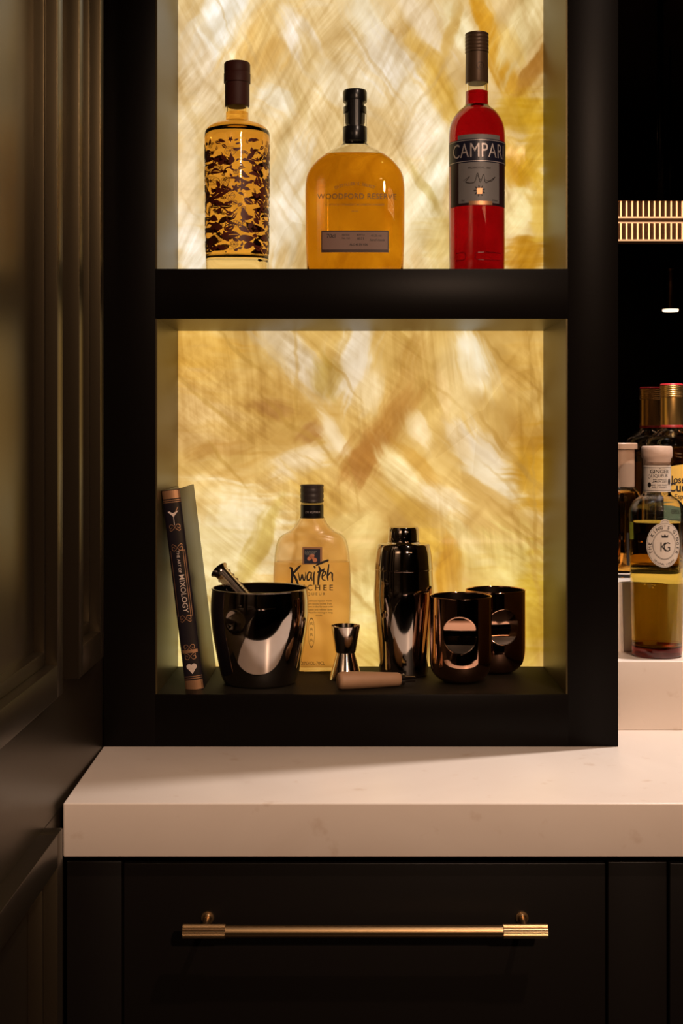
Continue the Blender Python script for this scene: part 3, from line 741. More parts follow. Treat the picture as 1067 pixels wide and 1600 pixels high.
t2.text('KENTUCKY STRAIGHT BOURBON WHISKEY', 0, zz(325.5), .0038, spacing=1.05); t2.text('BATCH', 0, zz(335), .0026)
t2.build('lettering', M['brown_ink'], b2, mp)
L0, L1_, T0, T1 = -52 * s, 52 * s, zz(397.5), zz(364)
Print().rect(L0, L1_, T0, T1, 24, 1).build('label_border', mat('maroon_border', (0.03, .008, .006), .5), b2, sup_map(fa, fb, 3.2, .0007))
Print().rect(L0 + .0012, L1_ - .0012, T0 + .0036, T1 - .0016, 24, 1).build('label', mat('taupe_label', (0.17, 0.095, 0.07), .5), b2, sup_map(fa, fb, 3.2, .0009))
Print().text('70cl', -37 * s, zz(375), .0072, .01).text('BATCH', -14 * s, zz(372), .003).text('No. 118', -14 * s, zz(377), .003).text('BOTTLE', 9 * s, zz(372), .003).text('0571', 9 * s, zz(378), .0045, .01).text('43.2% vol', 33 * s, zz(373), .0036).text('hand-made', 34 * s, zz(380), .0045, shear=.4).text('ALC 43.2% VOL', 6 * s, zz(387), .0036, .01).build('label_lettering', M['black_ink'], b2, sup_map(fa, fb, 3.2, .0012))

# ---- 3. red aperitif bottle, upper niche right
D = 1.785; s = D / F; Bp = 677 - (SZ2 - CZ) / s
b3 = thing('red_aperitif_bottle', (P(745, 0, D)[0], D + CY, SZ2), 'tall bottle of bright red aperitif with a black banded label on the upper shelf', 'bottle')
zz = lambda py: (Bp - py) * s
o3 = smooth_prof([(38 * s, 0), (42 * s, .001), (43 * s, .004), (43 * s, .004)] + [(q * s, zz(p)) for q, p in [(43, 410), (43.3, 396), (43.8, 300), (44, 240), (43.8, 214), (42, 198), (37.5, 186), (30, 175.5), (22.5, 169), (18.6, 165), (17.8, 160), (17.5, 150), (17.3, 128), (17.3, 120)]], 5)
inn = round_glass(b3, o3, .0022, .0035); fill(b3, inn, zz(143.5), M['red_aperitif'])
brown = mat('bronze_cap', (0.095, 0.055, 0.030), .42, .35)
lathe('capsule', [(0, zz(131)), (17.6 * s, zz(131)), (18 * s, zz(130)), (17.4 * s, zz(84)), (0, zz(84))], brown, b3)
lathe('screw_cap', ridged(18.4 * s, zz(83.5), zz(53), 5, .0005), brown, b3)
Print().ell(4 * s, zz(107), 6 * s, 6 * s, .0007, 30).text('C', 4 * s, zz(110), .006).build('embossed_crest', mat('dark_emboss', (.04, .022, .012), .4), b3, cyl_map(17.9 * s, .0004))
R3 = 44 * s
def arc(name, x0, x1, y0, y1, m, off, n=40): return Print().rect(x0 * s, x1 * s, zz(y1), zz(y0), n, 1).build(name, m, b3, cyl_map(R3, off))
navy = mat('navy_label', (0.008, 0.008, 0.020), .35)
arc('label_top_band', -36, 36, 219, 226, M['grey_paper'], .0003)
arc('label_band', -62, 62, 226, 262, navy, .0004)
arc('label_band_lining', -61, 61, 227.5, 228.5, M['silver_ink'], .0006); arc('label_band_lining', -61, 61, 259.5, 260.5, M['silver_ink'], .0006)
arc('label_surround', -54, 54, 262, 328, mat('maroon_label', (0.02, .006, .008), .4), .0004)
arc('label', -34, 34, 262, 324, M['grey_paper'], .0006)
ca = Print()
ca.text('CAMPARI', 0.5 * s, zz(254), .0265, .0, sx=.70, spacing=1.05); ca.build('lettering', M['silver_ink'], b3, cyl_map(R3, .0008))
Print().text('MILANO DAL 1860', 0, zz(272), .0036).text('Cordial Campari', 0, zz(273) + .004, .0001).stroke([(-25 * s, zz(290)), (-15 * s, zz(284)), (-21 * s, zz(292)), (-8 * s, zz(293)), (-3 * s, zz(279)), (1 * s, zz(293)), (6 * s, zz(281)), (9 * s, zz(293)), (18 * s, zz(289)), (25 * s, zz(284)), (18 * s, zz(291)), (8 * s, zz(289))], .0011, 7).stroke([(-4 * s, zz(281)), (2 * s, zz(290)), (5 * s, zz(281))], .0012).text('70cl', -26 * s, zz(321), .003).text('25%vol', 25 * s, zz(321), .003).build('label_lettering', M['black_ink'], b3, cyl_map(R3, .0009))
em = Print()
for k in range(9): em.stroke([(0, zz(306)), (9 * s * math.cos(k * 2 * PI / 9 + .3), zz(306) + 9 * s * math.sin(k * 2 * PI / 9 + .3))], .0022, 3)
em.build('label_emblem', M['black_ink'], b3, cyl_map(R3, .0009))
Print().rect(-4 * s, 4 * s, zz(311), zz(302)).rect(-16 * s, 20 * s, zz(327.5), zz(321.5), 12).build('gold_ornament', M['gold_ink'], b3, cyl_map(R3, .0011))
Print().stroke([(-40 * s, zz(400)), (-24 * s, zz(400)), (-22 * s, zz(408)), (-26 * s, zz(411)), (-40 * s, zz(411))], .0012, 4, False).stroke([(40 * s, zz(400)), (-2 * s, zz(400)), (-6 * s, zz(405)), (-2 * s, zz(411)), (40 * s, zz(411))], .0012, 4, False).build('embossed_base_frame', mat('embossed_red_glass', (.12, .004, .006), .1), b3, cyl_map(43.2 * s, .0004))

# ---- 4. frosted lychee liqueur bottle, lower niche
D = 1.848; s = D / F; Bp = 677 - (SZ1 - CZ) / s
b4 = thing('lychee_liqueur_bottle', (P(487.5, 0, D)[0], D + CY, SZ1), 'flat frosted bottle of peach lychee liqueur with black cap behind the ice bucket', 'bottle')
zz = lambda py: (Bp - py) * s
kw = [(50, 20, Bp), (54, 22.5, Bp - 3), (56, 23.5, 1030), (59, 24, 990), (60.5, 24, 940), (60.3, 24, 900), (58.5, 24, 868), (56, 24, 852), (52.5, 23.5, 842), (47, 22.5, 836), (40, 21, 832.5), (35, 20, 830), (29, 19, 825), (23.5, 18.5, 818), (19.8, 18, 811), (18, 17.5, 806), (17.5, 17, 800), (17.5, 17, 786)]
def secs_k(t, lo, hi, grow=0):
    return [(a * s - t + grow, b * s - t + grow, zz(py), 2.0 if py < 812 else (2.3 if py < 835 else 3.0)) for a, b, py in kw if zz(py) >= lo and zz(py) <= hi]
cav = secs_k(.003, .006, zz(790)); cav = [(cav[0][0] * .96, cav[0][1] * .92, .006, 3.0)] + cav
loft('glass', secs_k(0, -1, 9), M['frosted'], b4, 128, 50, cav)
lq = secs_k(.003, .006, zz(878), .0002); lq = [(lq[0][0] * .96, lq[0][1] * .92, .0058, 3.0)] + lq + [(59 * s - .003, 24 * s - .003, zz(877), 3.0)]
loft('liquid', lq, M['lychee'], b4, 128, 50)
lathe('neck_sleeve', [(0, zz(809)), (18 * s, zz(809)), (18.1 * s, zz(808)), (18.1 * s, zz(789)), (17 * s, zz(788)), (0, zz(788))], M['black_plastic'], b4)
lathe('screw_cap', ridged(18.3 * s, zz(785), zz(757), 3, .0005), mat('charcoal_cap', (0.035, .026, .024), .4), b4)
Print().text('DE KUYPER', 2 * s, zz(801), .0042).build('sleeve_lettering', M['silver_ink'], b4, cyl_map(18.1 * s, .0004))
ka = interp([(a * s, zz(py)) for a, b, py in kw]); kb = interp([(b * s, zz(py)) for a, b, py in kw])
km = sup_map(ka, kb, 3.0)
K = lambda x, y: ((400 + x / 4.444 - 487.5) * s, zz(740 + y / 4.444))     # crop coordinates of the photograph to the label
def K4(l): return [K(*p) for p in l]
Print().rect(K(325, 0)[0], K(462, 0)[0], K(0, 620)[1], K(0, 500)[1], 6).build('picture_frame', M['gold_ink'], b4, km)
Print().rect(K(338, 0)[0], K(448, 0)[0], K(0, 614)[1], K(0, 515)[1], 6).build('picture_ground', mat('night_ground', (.012, .014, .03), .5), b4, sup_map(ka, kb, 3.0, .0008))
pf = Print()
for x, y, r in [(372, 580, 13), (395, 560, 14), (412, 590, 15), (398, 575, 10), (380, 560, 8)]: pf.ell(*K(x, y), r / 4.444 * s, r / 4.444 * s, None, 16)
pf.build('picture_fruit', mat('lychee_pink', (.62, .22, .10), .5), b4, sup_map(ka, kb, 3.0, .0010))
lf = Print()
for i in range(7): lf.stroke(K4([(350 + i * 13, 525), (345 + i * 11, 540), (352 + i * 8, 556)]), .0007)
lf.build('picture_leaves', mat('picture_grey', (.25, .25, .22), .5), b4, sup_map(ka, kb, 3.0, .0011))
br = Print(); q = s / 4.444
def bs(pts, wpx): br.stroke(K4(pts), wpx * q, 6)
bs([(236, 642), (252, 650), (256, 690), (252, 750), (246, 765)], 19); bs([(316, 626), (300, 640), (275, 668), (250, 692)], 15); bs([(262, 682), (278, 712), (292, 745), (298, 775)], 16)
bs([(296, 672), (302, 700), (308, 728), (318, 712), (324, 690), (330, 715), (338, 730), (346, 705), (348, 672)], 11)
bs([(392, 680), (372, 672), (358, 700), (362, 728), (378, 718), (388, 685)], 11); bs([(390, 672), (386, 700), (394, 734)], 11)
bs([(410, 668), (404, 700), (406, 762)], 12); bs([(402, 630), (412, 640), (408, 648)], 12)
bs([(438, 630), (446, 660), (438, 710), (434, 765)], 17); bs([(418, 628), (450, 612), (500, 592), (492, 602)], 15); bs([(428, 674), (455, 664), (480, 650)], 15)
bs([(462, 704), (480, 690), (484, 674), (472, 668), (462, 694), (464, 722), (486, 728)], 11)
bs([(508, 618), (502, 660), (498, 700), (502, 734)], 13); bs([(502, 700), (516, 678), (530, 684), (530, 710), (534, 736)], 12)
br.text('LYCHEE', *K(402, 798), .0112, .006, spacing=1.5); br.text('L I Q U E U R', *K(402, 832), .0056)
for i, t in enumerate(['A delicate liqueur made', 'from exotic lychee fruit', 'grown in the far east with', 'a subtle and refined taste', 'perfect for mixing in long', 'drinks']):
    br.text(t, *K(440, 875 + i * 20), .0036)
br.text('20%VOL-70CL', *K(398, 1309), .0066, .004, sx=.8)
for i in range(4):
    x, y = K(388, 1025 + i * 38); br.stroke([(x - .002, y + .001), (x + .002, y + .0014)], .0005, 3).stroke([(x, y + .0025), (x - .001, y), (x - .002, y - .0022)], .0006, 3).stroke([(x - .0018, y - .001), (x + .002, y - .0008)], .0005, 3).stroke([(x, y + .001), (x + .0022, y - .0022)], .0006, 3)
x, y = K(388, 1088); br.ell(x, y, .0046, .0205, .00035, 48)
br.build('lettering', M['black_ink'], b4, sup_map(ka, kb, 3.0, .0013))

# ------------------------------------------------------------------ bar tools in the lower niche
def dent_fun(R, cz, ang, rad, depth):
    """thumb dent pressed into a cup wall"""
    def f(r, z, a):
        d = (a - ang + PI) % (2 * PI) - PI
        u = d * R; v = z - cz; q = math.sqrt(u * u + v * v) / rad
        if q >= 1.0: return r
        sph = (1 - q * q) ** 0.95
        return r - depth * sph
    return f
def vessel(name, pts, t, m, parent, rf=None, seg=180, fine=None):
    """hollow cup from an outer profile; m on the outside, inner wall in metal darkened for the shade inside"""
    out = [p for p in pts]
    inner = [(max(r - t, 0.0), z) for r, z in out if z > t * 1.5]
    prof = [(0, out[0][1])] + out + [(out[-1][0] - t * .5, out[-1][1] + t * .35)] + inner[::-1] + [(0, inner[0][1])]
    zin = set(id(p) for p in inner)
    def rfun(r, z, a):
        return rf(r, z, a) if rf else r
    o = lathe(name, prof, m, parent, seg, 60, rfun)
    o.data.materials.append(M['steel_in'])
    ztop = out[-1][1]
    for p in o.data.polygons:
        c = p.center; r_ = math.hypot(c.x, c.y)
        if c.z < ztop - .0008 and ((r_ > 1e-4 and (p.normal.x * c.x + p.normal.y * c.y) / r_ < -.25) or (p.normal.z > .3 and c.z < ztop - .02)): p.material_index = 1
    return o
def dense(pts, n): return smooth_prof(pts, n)

# ---- ice bucket
D = 1.750; s = D / F; Bp = 677 - (SZ1 - CZ) / s
bk = thing('ice_bucket', (P(406, 0, D)[0], D + CY, SZ1), 'dark mirror-polished metal ice bucket with a swelling belly at the left of the lower niche', 'ice bucket')
zz = lambda py: (Bp - py) * s
pb = dense([(50 * s, 0), (54 * s, .0008), (57 * s, .004), (61.5 * s, zz(1048)), (67.5 * s, zz(1020)), (73 * s, zz(990)), (76 * s, zz(962)), (76.4 * s, zz(946)), (75.6 * s, zz(932)), (74.2 * s, zz(919))], 8)
rb = 76 * s
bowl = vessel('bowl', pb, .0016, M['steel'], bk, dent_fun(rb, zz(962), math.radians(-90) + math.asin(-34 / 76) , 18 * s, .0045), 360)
rim = bmesh.new()
ring = [(74.0 * s * math.cos(a), 74.0 * s * math.sin(a), zz(919)) for a in np.linspace(0, 2 * PI, 121)]
tube_mesh(rim, ring, .0011, 10, False); from_bm('rim', rim, M['steel'], bk, True, 60)

# ---- tongs with toothed edges leaning out of the bucket
tg = thing('ice_tongs', (0, 0, 0), 'polished metal ice tongs with toothed edges sticking out of the bucket', 'tongs')
A_ = Vector(P(342, 890, 1.790)); Bq = Vector(P(428, 985, 1.745)); ax = (Bq - A_).normalized()
side = ax.cross(Vector((0, 1, 0))).normalized(); nrm = side.cross(ax).normalized()
if nrm.y > 0: nrm = -nrm
tl = (Bq - A_).length
def trough(nm, off, rad, z0, z1, flip_):
    bm = bmesh.new(); rows = []
    n = 40
    for i in range(n + 1):
        t = i / n; c = A_ + ax * (z0 + (z1 - z0) * t) + side * off
        row = []
        for k in range(15):
            a = PI * (k / 14) ; 
            row.append((c + side * rad * math.cos(a) + nrm * flip_ * rad * 0.95 * math.sin(a)))
        rows.append(row)
    vs = [[bm.verts.new(p) for p in r] for r in rows]
    for i in range(n):
        for k in range(14): bm.faces.new([vs[i][k], vs[i][k + 1], vs[i + 1][k + 1], vs[i + 1][k]])
    for k, sg in ((0, 1), (14, -1)):               # teeth
        for i in range(1, 26, 3):
            a_, b_ = vs[i][k], vs[i + 2][k] if i + 2 <= n else vs[n][k]
            tip = (a_.co + b_.co) / 2 + side * sg * .0016
            bm.faces.new([a_, b_, bm.verts.new(tip)])
    bmesh.ops.solidify(bm, geom=bm.faces[:], thickness=.0006)
    return from_bm(nm, bm, M['chrome'], tg, True, 40)
trough('arm', 0.0, .0098, .0065, tl, 1)
bm = bmesh.new()
u_, v_ = side, nrm
def disk_tube(bm, prof, seg=40):
    rings = []
    for r, d in prof: rings.append([bm.verts.new(A_ + ax * d + r * (math.cos(2 * PI * k / seg) * u_ + math.sin(2 * PI * k / seg) * v_)) for k in range(seg)])
    for a, b in zip(rings[:-1], rings[1:]):
        for k in range(seg): bm.faces.new([a[k], a[(k + 1) % seg], b[(k + 1) % seg], b[k]])
    bm.faces.new(rings[0][::-1]); bm.faces.new(rings[-1])
disk_tube(bm, [(.0128, 0), (.0132, .0005), (.0128, .001), (.0105, .0035), (.0086, .009), (.0082, .011)])
from_bm('end_collar', bm, M['chrome'], tg, True, 40)
bm = bmesh.new()
tube_mesh(bm, [A_ + ax * .008 + side * .004 + nrm * .004, A_ + ax * tl + side * .004 + nrm * .004], .0052, 20)
from_bm('inner_rod', bm, M['chrome'], tg, True, 40)

# ---- jigger
D = 1.775; s = D / F; Bp = 677 - (SZ1 - CZ) / s
jg = thing('jigger', (P(540, 0, D)[0], D + CY, SZ1), 'small hourglass-shaped polished metal jigger between the bucket and the shaker', 'jigger')
zz = lambda py: (Bp - py) * s
lathe('lower_cup', [(25.5 * s, 0), (25.8 * s, .0006), (14.6 * s, zz(1020)), (13.5 * s, zz(1017)), (0, zz(1017)), (0, zz(1019)), (13 * s, zz(1019.5)), (24.8 * s, .0006), (25.5 * s, 0)], M['chrome'], jg, 96)
lathe('upper_cup', [(0, zz(1019)), (15 * s, zz(1019)), (16.5 * s, zz(1016)), (22.6 * s, zz(980)), (23 * s, zz(977.5)), (22.4 * s, zz(977)), (21.8 * s, zz(980)), (15.5 * s, zz(1014)), (0, zz(1015))], M['chrome'], jg, 96)

# ---- cocktail shaker
D = 1.808; s = D / F; Bp = 677 - (SZ1 - CZ) / s
sh = thing('cocktail_shaker', (P(630.5, 0, D)[0], D + CY, SZ1), 'dark mirror-polished three-piece cocktail shaker standing right of the jigger', 'cocktail shaker')
zz = lambda py: (Bp - py) * s
pbody = smooth_prof([(34 * s, 0), (34 * s, 0), (36.5 * s, .0008), (37.2 * s, .003), (38 * s, zz(1046)), (39.8 * s, zz(1015)), (43.5 * s, zz(975)), (46.2 * s, zz(945)), (46.8 * s, zz(928)), (45.8 * s, zz(905)), (45 * s, zz(889.5))], 7)
lathe('body', [(0, 0)] + pbody + [(44 * s, zz(888.8)), (0, zz(888.8))], M['steel'], sh, 160, 40)
lathe('strainer_lid', [(0, zz(888.6)), (44.6 * s, zz(888.6)), (45.4 * s, zz(887.6)), (44.9 * s, zz(880)), (42.8 * s, zz(862)), (40.8 * s, zz(851)), (39.4 * s, zz(849.3)), (27 * s, zz(848.6)), (24.6 * s, zz(846.5)), (0, zz(846.5))], M['steel'], sh, 160, 30)
lathe('cap', [(0, zz(846.4)), (24 * s, zz(846.4)), (24.6 * s, zz(845)), (23.4 * s, zz(826)), (22 * s, zz(823.4)), (0, zz(823))], M['steel'], sh, 120, 30)
lathe('seam_ring', [(45.2 * s, zz(890)), (45.9 * s, zz(889.6)), (45.9 * s, zz(888.4)), (45.2 * s, zz(888))], M['chrome'], sh, 120, 30)

# ---- tumblers
def tumbler(px, D, label, dang, dz):
    s = D / F; Bp = 677 - (SZ1 - CZ) / s; Hh = .1125; R = .0408
    t = thing('tumbler', (P(px, 0, D)[0], D + CY, SZ1), label, 'tumbler', 'dented copper tumblers')
    pts = [(.016, 0), (.021, .0006), (.0275, .0032), (.0335, .0082), (.038, .0150), (.0402, .0235), (R, .034)]
    pts = smooth_prof(pts, 5)
    nz = 70
    pts += [(R, .034 + (Hh - .034) * k / nz) for k in range(1, nz + 1)]
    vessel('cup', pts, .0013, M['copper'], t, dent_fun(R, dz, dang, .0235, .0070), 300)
    return t
t1 = tumbler(719.5, 1.758, 'dark copper tumbler with a round thumb dent facing out, in front of its twin', math.radians(-96), .066)
t2_ = tumbler(774, 1.829, 'dark copper tumbler with a thumb dent, partly hidden behind its twin at the right', math.radians(-80), .066)

# ---- wooden muddler lying down
mu = thing('wooden_muddler', (0, 0, 0), 'short pale wooden muddler lying on its side in front of the jigger and shaker', 'muddler')
a_ = Vector(P(528, 1068, 1.70)); b_ = Vector(P(626, 1060, 1.725)); a_.z = SZ1 + .0115; b_.z = SZ1 + .0088
dv = (b_ - a_); L = dv.length
bm = bmesh.new(); prm = [(0, .0078), (.0015, .0102), (.005, .0113), (.02, .0113), (.045, .0104), (.068, .0092), (L - .004, .0087), (L - .001, .0076), (L, .0055)]
tube_mesh(bm, [a_ + dv.normalized() * d for d, r in prm], [r for d, r in prm], 32)
from_bm('handle', bm, M['wood'], mu, True, 50)
bm = bmesh.new(); tube_mesh(bm, [b_ - dv.normalized() * .002, b_ + dv.normalized() * .004, b_ + dv.normalized() * .005, b_ + dv.normalized() * .019, b_ + dv.normalized() * .020], [.0075, .0075, .0045, .0038, .002], 24)
from_bm('base_glint_stub', bm, M['chrome'], mu, True, 40)  # chrome stub added in place of the light caught by the shaker's base

# ------------------------------------------------------------------ book
bk_ = thing('book', (0, 0, 0), 'slim dark blue hardback book with copper spine bands leaning on the left niche wall', 'book')
tilt = -math.radians(6.9); Wb, Hb, Db = .0235, .257, .152
M['cover'] = mat('navy_book_cover', (0.009, 0.007, 0.013), 0.42, spec=.4, stint=(1, .86, .5))
M['pages'] = mat('page_edges', (0.42, 0.33, 0.20), .7)
pivot = Vector((-.1896, 0.034, SZ1 + .0004))
# spine bottom-right corner is the pivot; book local x from -Wb to 0
bk_.location = pivot; bk_.rotation_euler = (0, tilt, 0)
bm = bmesh.new(); ct = .0022
add_box(bm, -Wb, -Wb + ct, .002, Db, 0, Hb, .0004); add_box(bm, -ct, 0, .002, Db, 0, Hb, .0004)
from_bm('cover_board', bm, M['cover'], bk_, True, 40)
bm = bmesh.new(); n = 12; vs = []
for k in range(n + 1):
    a = PI * k / n
    vs.append((-Wb / 2 - math.cos(a) * Wb / 2, .003 - math.sin(a) * .0045))
lo = [bm.verts.new((x, y, 0)) for x, y in vs] + [bm.verts.new((0, .005, 0)), bm.verts.new((-Wb, .005, 0))]
hi = [bm.verts.new((v.co.x, v.co.y, Hb)) for v in lo]
m_ = len(lo)
for k in range(m_): bm.faces.new([lo[k], lo[(k + 1) % m_], hi[(k + 1) % m_], hi[k]])
bm.faces.new(lo[::-1]); bm.faces.new(hi)
from_bm('spine', bm, M['cover'], bk_, True, 40)
box('page_block', (-Wb + ct, -ct, .005, Db - .003, .003, Hb - .003), M['pages'], bk_)
def spm(u, v):
    t = max(-1, min(1, (u + Wb / 2) / (Wb / 2))); return (u, .003 - .0045 * math.sqrt(max(0, 1 - t * t)) - .0004, v)
def bz(py): return (1079 - py) / 317 * Hb
cxb = -Wb / 2
g = Print()
def band(p0, p1): g.rect(-Wb + .0004, -.0004, bz(p1), bz(p0), 10)
band(763, 776); band(778, 779.3); band(781, 782.2); g.build('top_band', M['gold_ink'], bk_, spm); g = Print()
band(1063, 1078); band(1059.5, 1060.8); band(1056.5, 1057.6); g.build('bottom_band', M['gold_ink'], bk_, spm); g = Print()
def flour(zc, k=1):
    for sx in (-1, 1):
        g.stroke([(cxb, zc), (cxb + sx * .003, zc + k * .004), (cxb + sx * .0065, zc + k * .003), (cxb + sx * .006, zc - k * .001), (cxb + sx * .003, zc + k * .001)], .0009)
        g.stroke([(cxb, zc), (cxb + sx * .005, zc - k * .004), (cxb + sx * .007, zc - k * .002)], .0009)
flour(bz(822)); flour(bz(853), -1); flour(bz(966)); g.build('title_ornament', M['gold_ink'], bk_, spm); g = Print()
flour(bz(1012)); flour(bz(1025), -1)
g.rect(-Wb + .002, -.002, bz(1020), bz(1015), 8)
g.stroke([(cxb + .003, bz(798)), (cxb + .007, bz(790))], .0008)
g.rect(-.0030, -.0024, bz(962), bz(858)); g.rect(-.0052, -.0047, bz(962), bz(858)); g.rect(-Wb + .0024, -Wb + .0030, bz(962), bz(858)); g.rect(-.0104, -.0030, bz(858.8), bz(858)); g.rect(-.0104, -.0030, bz(962), bz(961.2))
g.build('spine_ornament', M['gold_ink'], bk_, spm)
cream = mat('cream_foil', (.62, .50, .42), .5)
spf = lambda u, v: (spm(u, v)[0], spm(u, v)[1] - .0002, v)
Print().poly([(cxb - .007, bz(796)), (cxb, bz(805)), (cxb + .007, bz(796))]).stroke([(cxb, bz(803)), (cxb, bz(818))], .0008, taper=False).build('cocktail_glass_motif', cream, bk_, spf)
wv = Print()
hc = bz(1044); wv.ell(cxb - .003, hc + .002, .0036, .0036, None, 20).ell(cxb + .003, hc + .002, .0036, .0036, None, 20).poly([(cxb - .0064, hc + .001), (cxb, hc - .0075), (cxb + .0064, hc + .001)])
wv.build('heart_motif', cream, bk_, spf); wv = Print()
wv.text('THE ART OF', cxb - .0018, bz(876), .0052, .002, rot=-PI / 2, align='CENTER').text('MIXOLOGY', cxb - .0020, bz(926), .0094, .006, rot=-PI / 2)
wv.build('spine_lettering', cream, bk_, spf)

# ------------------------------------------------------------------ bottles at the right
D = 1.808; s = D / F; Z1 = 1.0097; Bp = 677 - (Z1 - CZ) / s
zz = lambda py: (Bp - py) * s
kg = thing('ginger_liqueur_bottle', (P(1026, 0, D)[0], D + CY, Z1), 'tapering bottle of golden ginger liqueur with an oval white label, on the lower stone step', 'bottle')
og = smooth_prof([(34 * s, 0), (37 * s, .001), (38.3 * s, .004), (38.6 * s, zz(1005)), (38.9 * s, zz(1000)), (40 * s, zz(950)), (41.4 * s, zz(880)), (43 * s, zz(820)), (43.4 * s, zz(803)), (42 * s, zz(793)), (37 * s, zz(784)), (29 * s, zz(777.5)), (23 * s, zz(773)), (21.5 * s, zz(769)), (21 * s, zz(762)), (21 * s, zz(720))], 5)
inn = round_glass(kg, og, .0026, zz(1010)); fill(kg, inn, zz(815), M['ginger'])
lathe('glass_base', [(0, .0002), (37.2 * s, .0011), (38.9 * s, .0045), (39.0 * s, zz(1008)), (38.75 * s, zz(1007.8)), (38.6 * s, .0046), (36.8 * s, .0014), (0, .0006)], mat('red_glow_base_glass', (0.75, 0.10, 0.045), 0.0, trans=1, ior=1.47), kg, 96)  # red of light passing through the thick base, put into the glass colour
bs_ = mat('pale_wood_stopper', (0.60, 0.42, 0.32), .5, bump=(200, .2))
lathe('stopper', [(0, zz(727)), (20 * s, zz(727)), (20.8 * s, zz(724)), (21.5 * s, zz(717)), (23.6 * s, zz(714)), (24 * s, zz(712)), (24 * s, zz(700)), (22.5 * s, zz(697)), (0, zz(696.5))], bs_, kg, 72)
R5 = 21 * s
Print().rect(-60 * s, 60 * s, zz(768), zz(727), 40, 1).build('neck_label', M['paper'], kg, cyl_map(R5, .0005))
nl = Print().text('GINGER', 0, zz(739), .0072, .006).text('LIQUEUR', 0, zz(745), .0056).text('with a blend of', 0, zz(749.5), .003).text('LEMON ZEST', 0, zz(753), .0036, .006).text('AND THE FINEST', 0, zz(758.5), .003).text('MALT WHISKY', 0, zz(762), .003)
nl.rect(-60 * s, 60 * s, zz(730.6), zz(730), 40).rect(-60 * s, 60 * s, zz(766), zz(765.4), 40).ell(-16 * s, zz(757), 3 * s, 4 * s, None, 12).ell(-16 * s, zz(744), 2.4 * s, 3 * s, .0004, 12).ell(17 * s, zz(752), 3 * s, 5 * s, None, 12).text('R', 0, zz(731) - .0012, .003)
nl.build('neck_lettering', M['black_ink'], kg, cyl_map(R5, .0008))
fg = interp([(r, z) for r, z in og]); oc = (2.5 * s, zz(848)); rx, ry = 27.5 * s, 34.5 * s
om = cyl_map(fg, .0006)
def oval(k): 
    p = Print()
    n, mm = 48, 6
    for j in range(mm):
        for i in range(n):
            a, b = 2 * PI * i / n, 2 * PI * (i + 1) / n; r0, r1 = j / mm * k, (j + 1) / mm * k
            f = lambda r, t: (oc[0] + rx * r * math.cos(t), oc[1] + ry * r * math.sin(t))
            p.polys.append([f(r0, a), f(r1, a), f(r1, b), f(r0, b)] if j else [f(0, 0), f(r1, a), f(r1, b)])
    return p
oval(1.0).ell(oc[0], oc[1] + ry, 7 * s, 5 * s, None, 20).build('oval_label', M['paper'], kg, om)
ok = Print()
def ringo(k, w): ok.ell(oc[0], oc[1], rx * k, ry * k, w, 60)
ringo(.96, .0003); ringo(.66, .00035); ringo(.62, .00025)
ok.ring_text("THE KING'S GINGER", oc[0], oc[1], rx * .72, ry * .72, .0064, math.radians(205), math.radians(-25), .012)
ok.ring_text('ORIGINAL LIQUEUR', oc[0], oc[1], rx * .90, ry * .90, .0036, math.radians(232), math.radians(308), .0, True)
ok.text('K', oc[0] - .002, oc[1] - .0085, .0175, .0, sx=.8).text('G', oc[0] + .003, oc[1] - .0085, .0175, .0, sx=.8)
cx_, cz_ = oc[0], oc[1] + .0095
ok.poly([(cx_ - .004, cz_), (cx_ + .004, cz_), (cx_ + .0046, cz_ + .0042), (cx_ + .002, cz_ + .002), (cx_, cz_ + .005), (cx_ - .002, cz_ + .002), (cx_ - .0046, cz_ + .0042)])
ok.ell(oc[0], oc[1] + ry * 1.0, 5 * s, 3.4 * s, .0004, 20, 0, PI)
ok.build('label_lettering', M['black_ink'], kg, cyl_map(fg, .0009))
ev = Print()
for i, t in enumerate(['BY ROYAL WARRANT', 'EST 1903 LONDON', 'WARMING AND', 'RICH ZESTY']):
    ev.text(t, -26 * s + i * 15 * s, zz(945), .0075, rot=PI / 2)
ev.build('embossed_lettering', M['glass'], kg, cyl_map(fg, .0004))

# tequila bottle on the upper step
D = 2.0; s = D / F; Z2 = 1.105; Bp = 677 - (Z2 - CZ) / s
tq = thing('tequila_bottle', (P(1049, 0, D)[0], D + CY, Z2), 'gold tequila bottle with a yellow label, red-topped gold cap, tallest one in the back row', 'bottle')
ot = smooth_prof([(42 * s, 0), (45.5 * s, .001), (46.5 * s, .004), (46.5 * s, zz(840)), (46.5 * s, zz(730)), (46 * s, zz(712)), (44 * s, zz(701)), (42 * s, zz(696)), (41 * s, zz(694)), (41 * s, zz(694)), (38 * s, zz(686)), (30 * s, zz(680)), (22 * s, zz(675)), (18 * s, zz(671)), (17 * s, zz(664)), (16.5 * s, zz(640))], 5)
inn = round_glass(tq, ot, .003, .008); fill(tq, inn, zz(699), M['tequila'])
gm = mat('gold_screw_cap', (0.62, 0.38, 0.12), .32, 1.0)
lathe('capsule', [(0, zz(668)), (17.2 * s, zz(668)), (17.6 * s, zz(667)), (17.4 * s, zz(621)), (0, zz(621))], gm, tq)
lathe('screw_cap', ridged(17.9 * s, zz(620.8), zz(602.5), 5, .0006), gm, tq)
lathe('cap_top', [(0, zz(602.4)), (17.6 * s, zz(602.4)), (17.8 * s, zz(601.4)), (16.8 * s, zz(599.6)), (0, zz(599.4))], mat('crimson_cap_top', (.42, .02, .03), .35), tq)
lathe('cap_band', [(17.55 * s, zz(668.4)), (17.9 * s, zz(668)), (17.9 * s, zz(664.6)), (17.5 * s, zz(664))], mat('crimson_band', (.30, .02, .02), .4), tq)
R6 = 46.5 * s; rot6 = .47
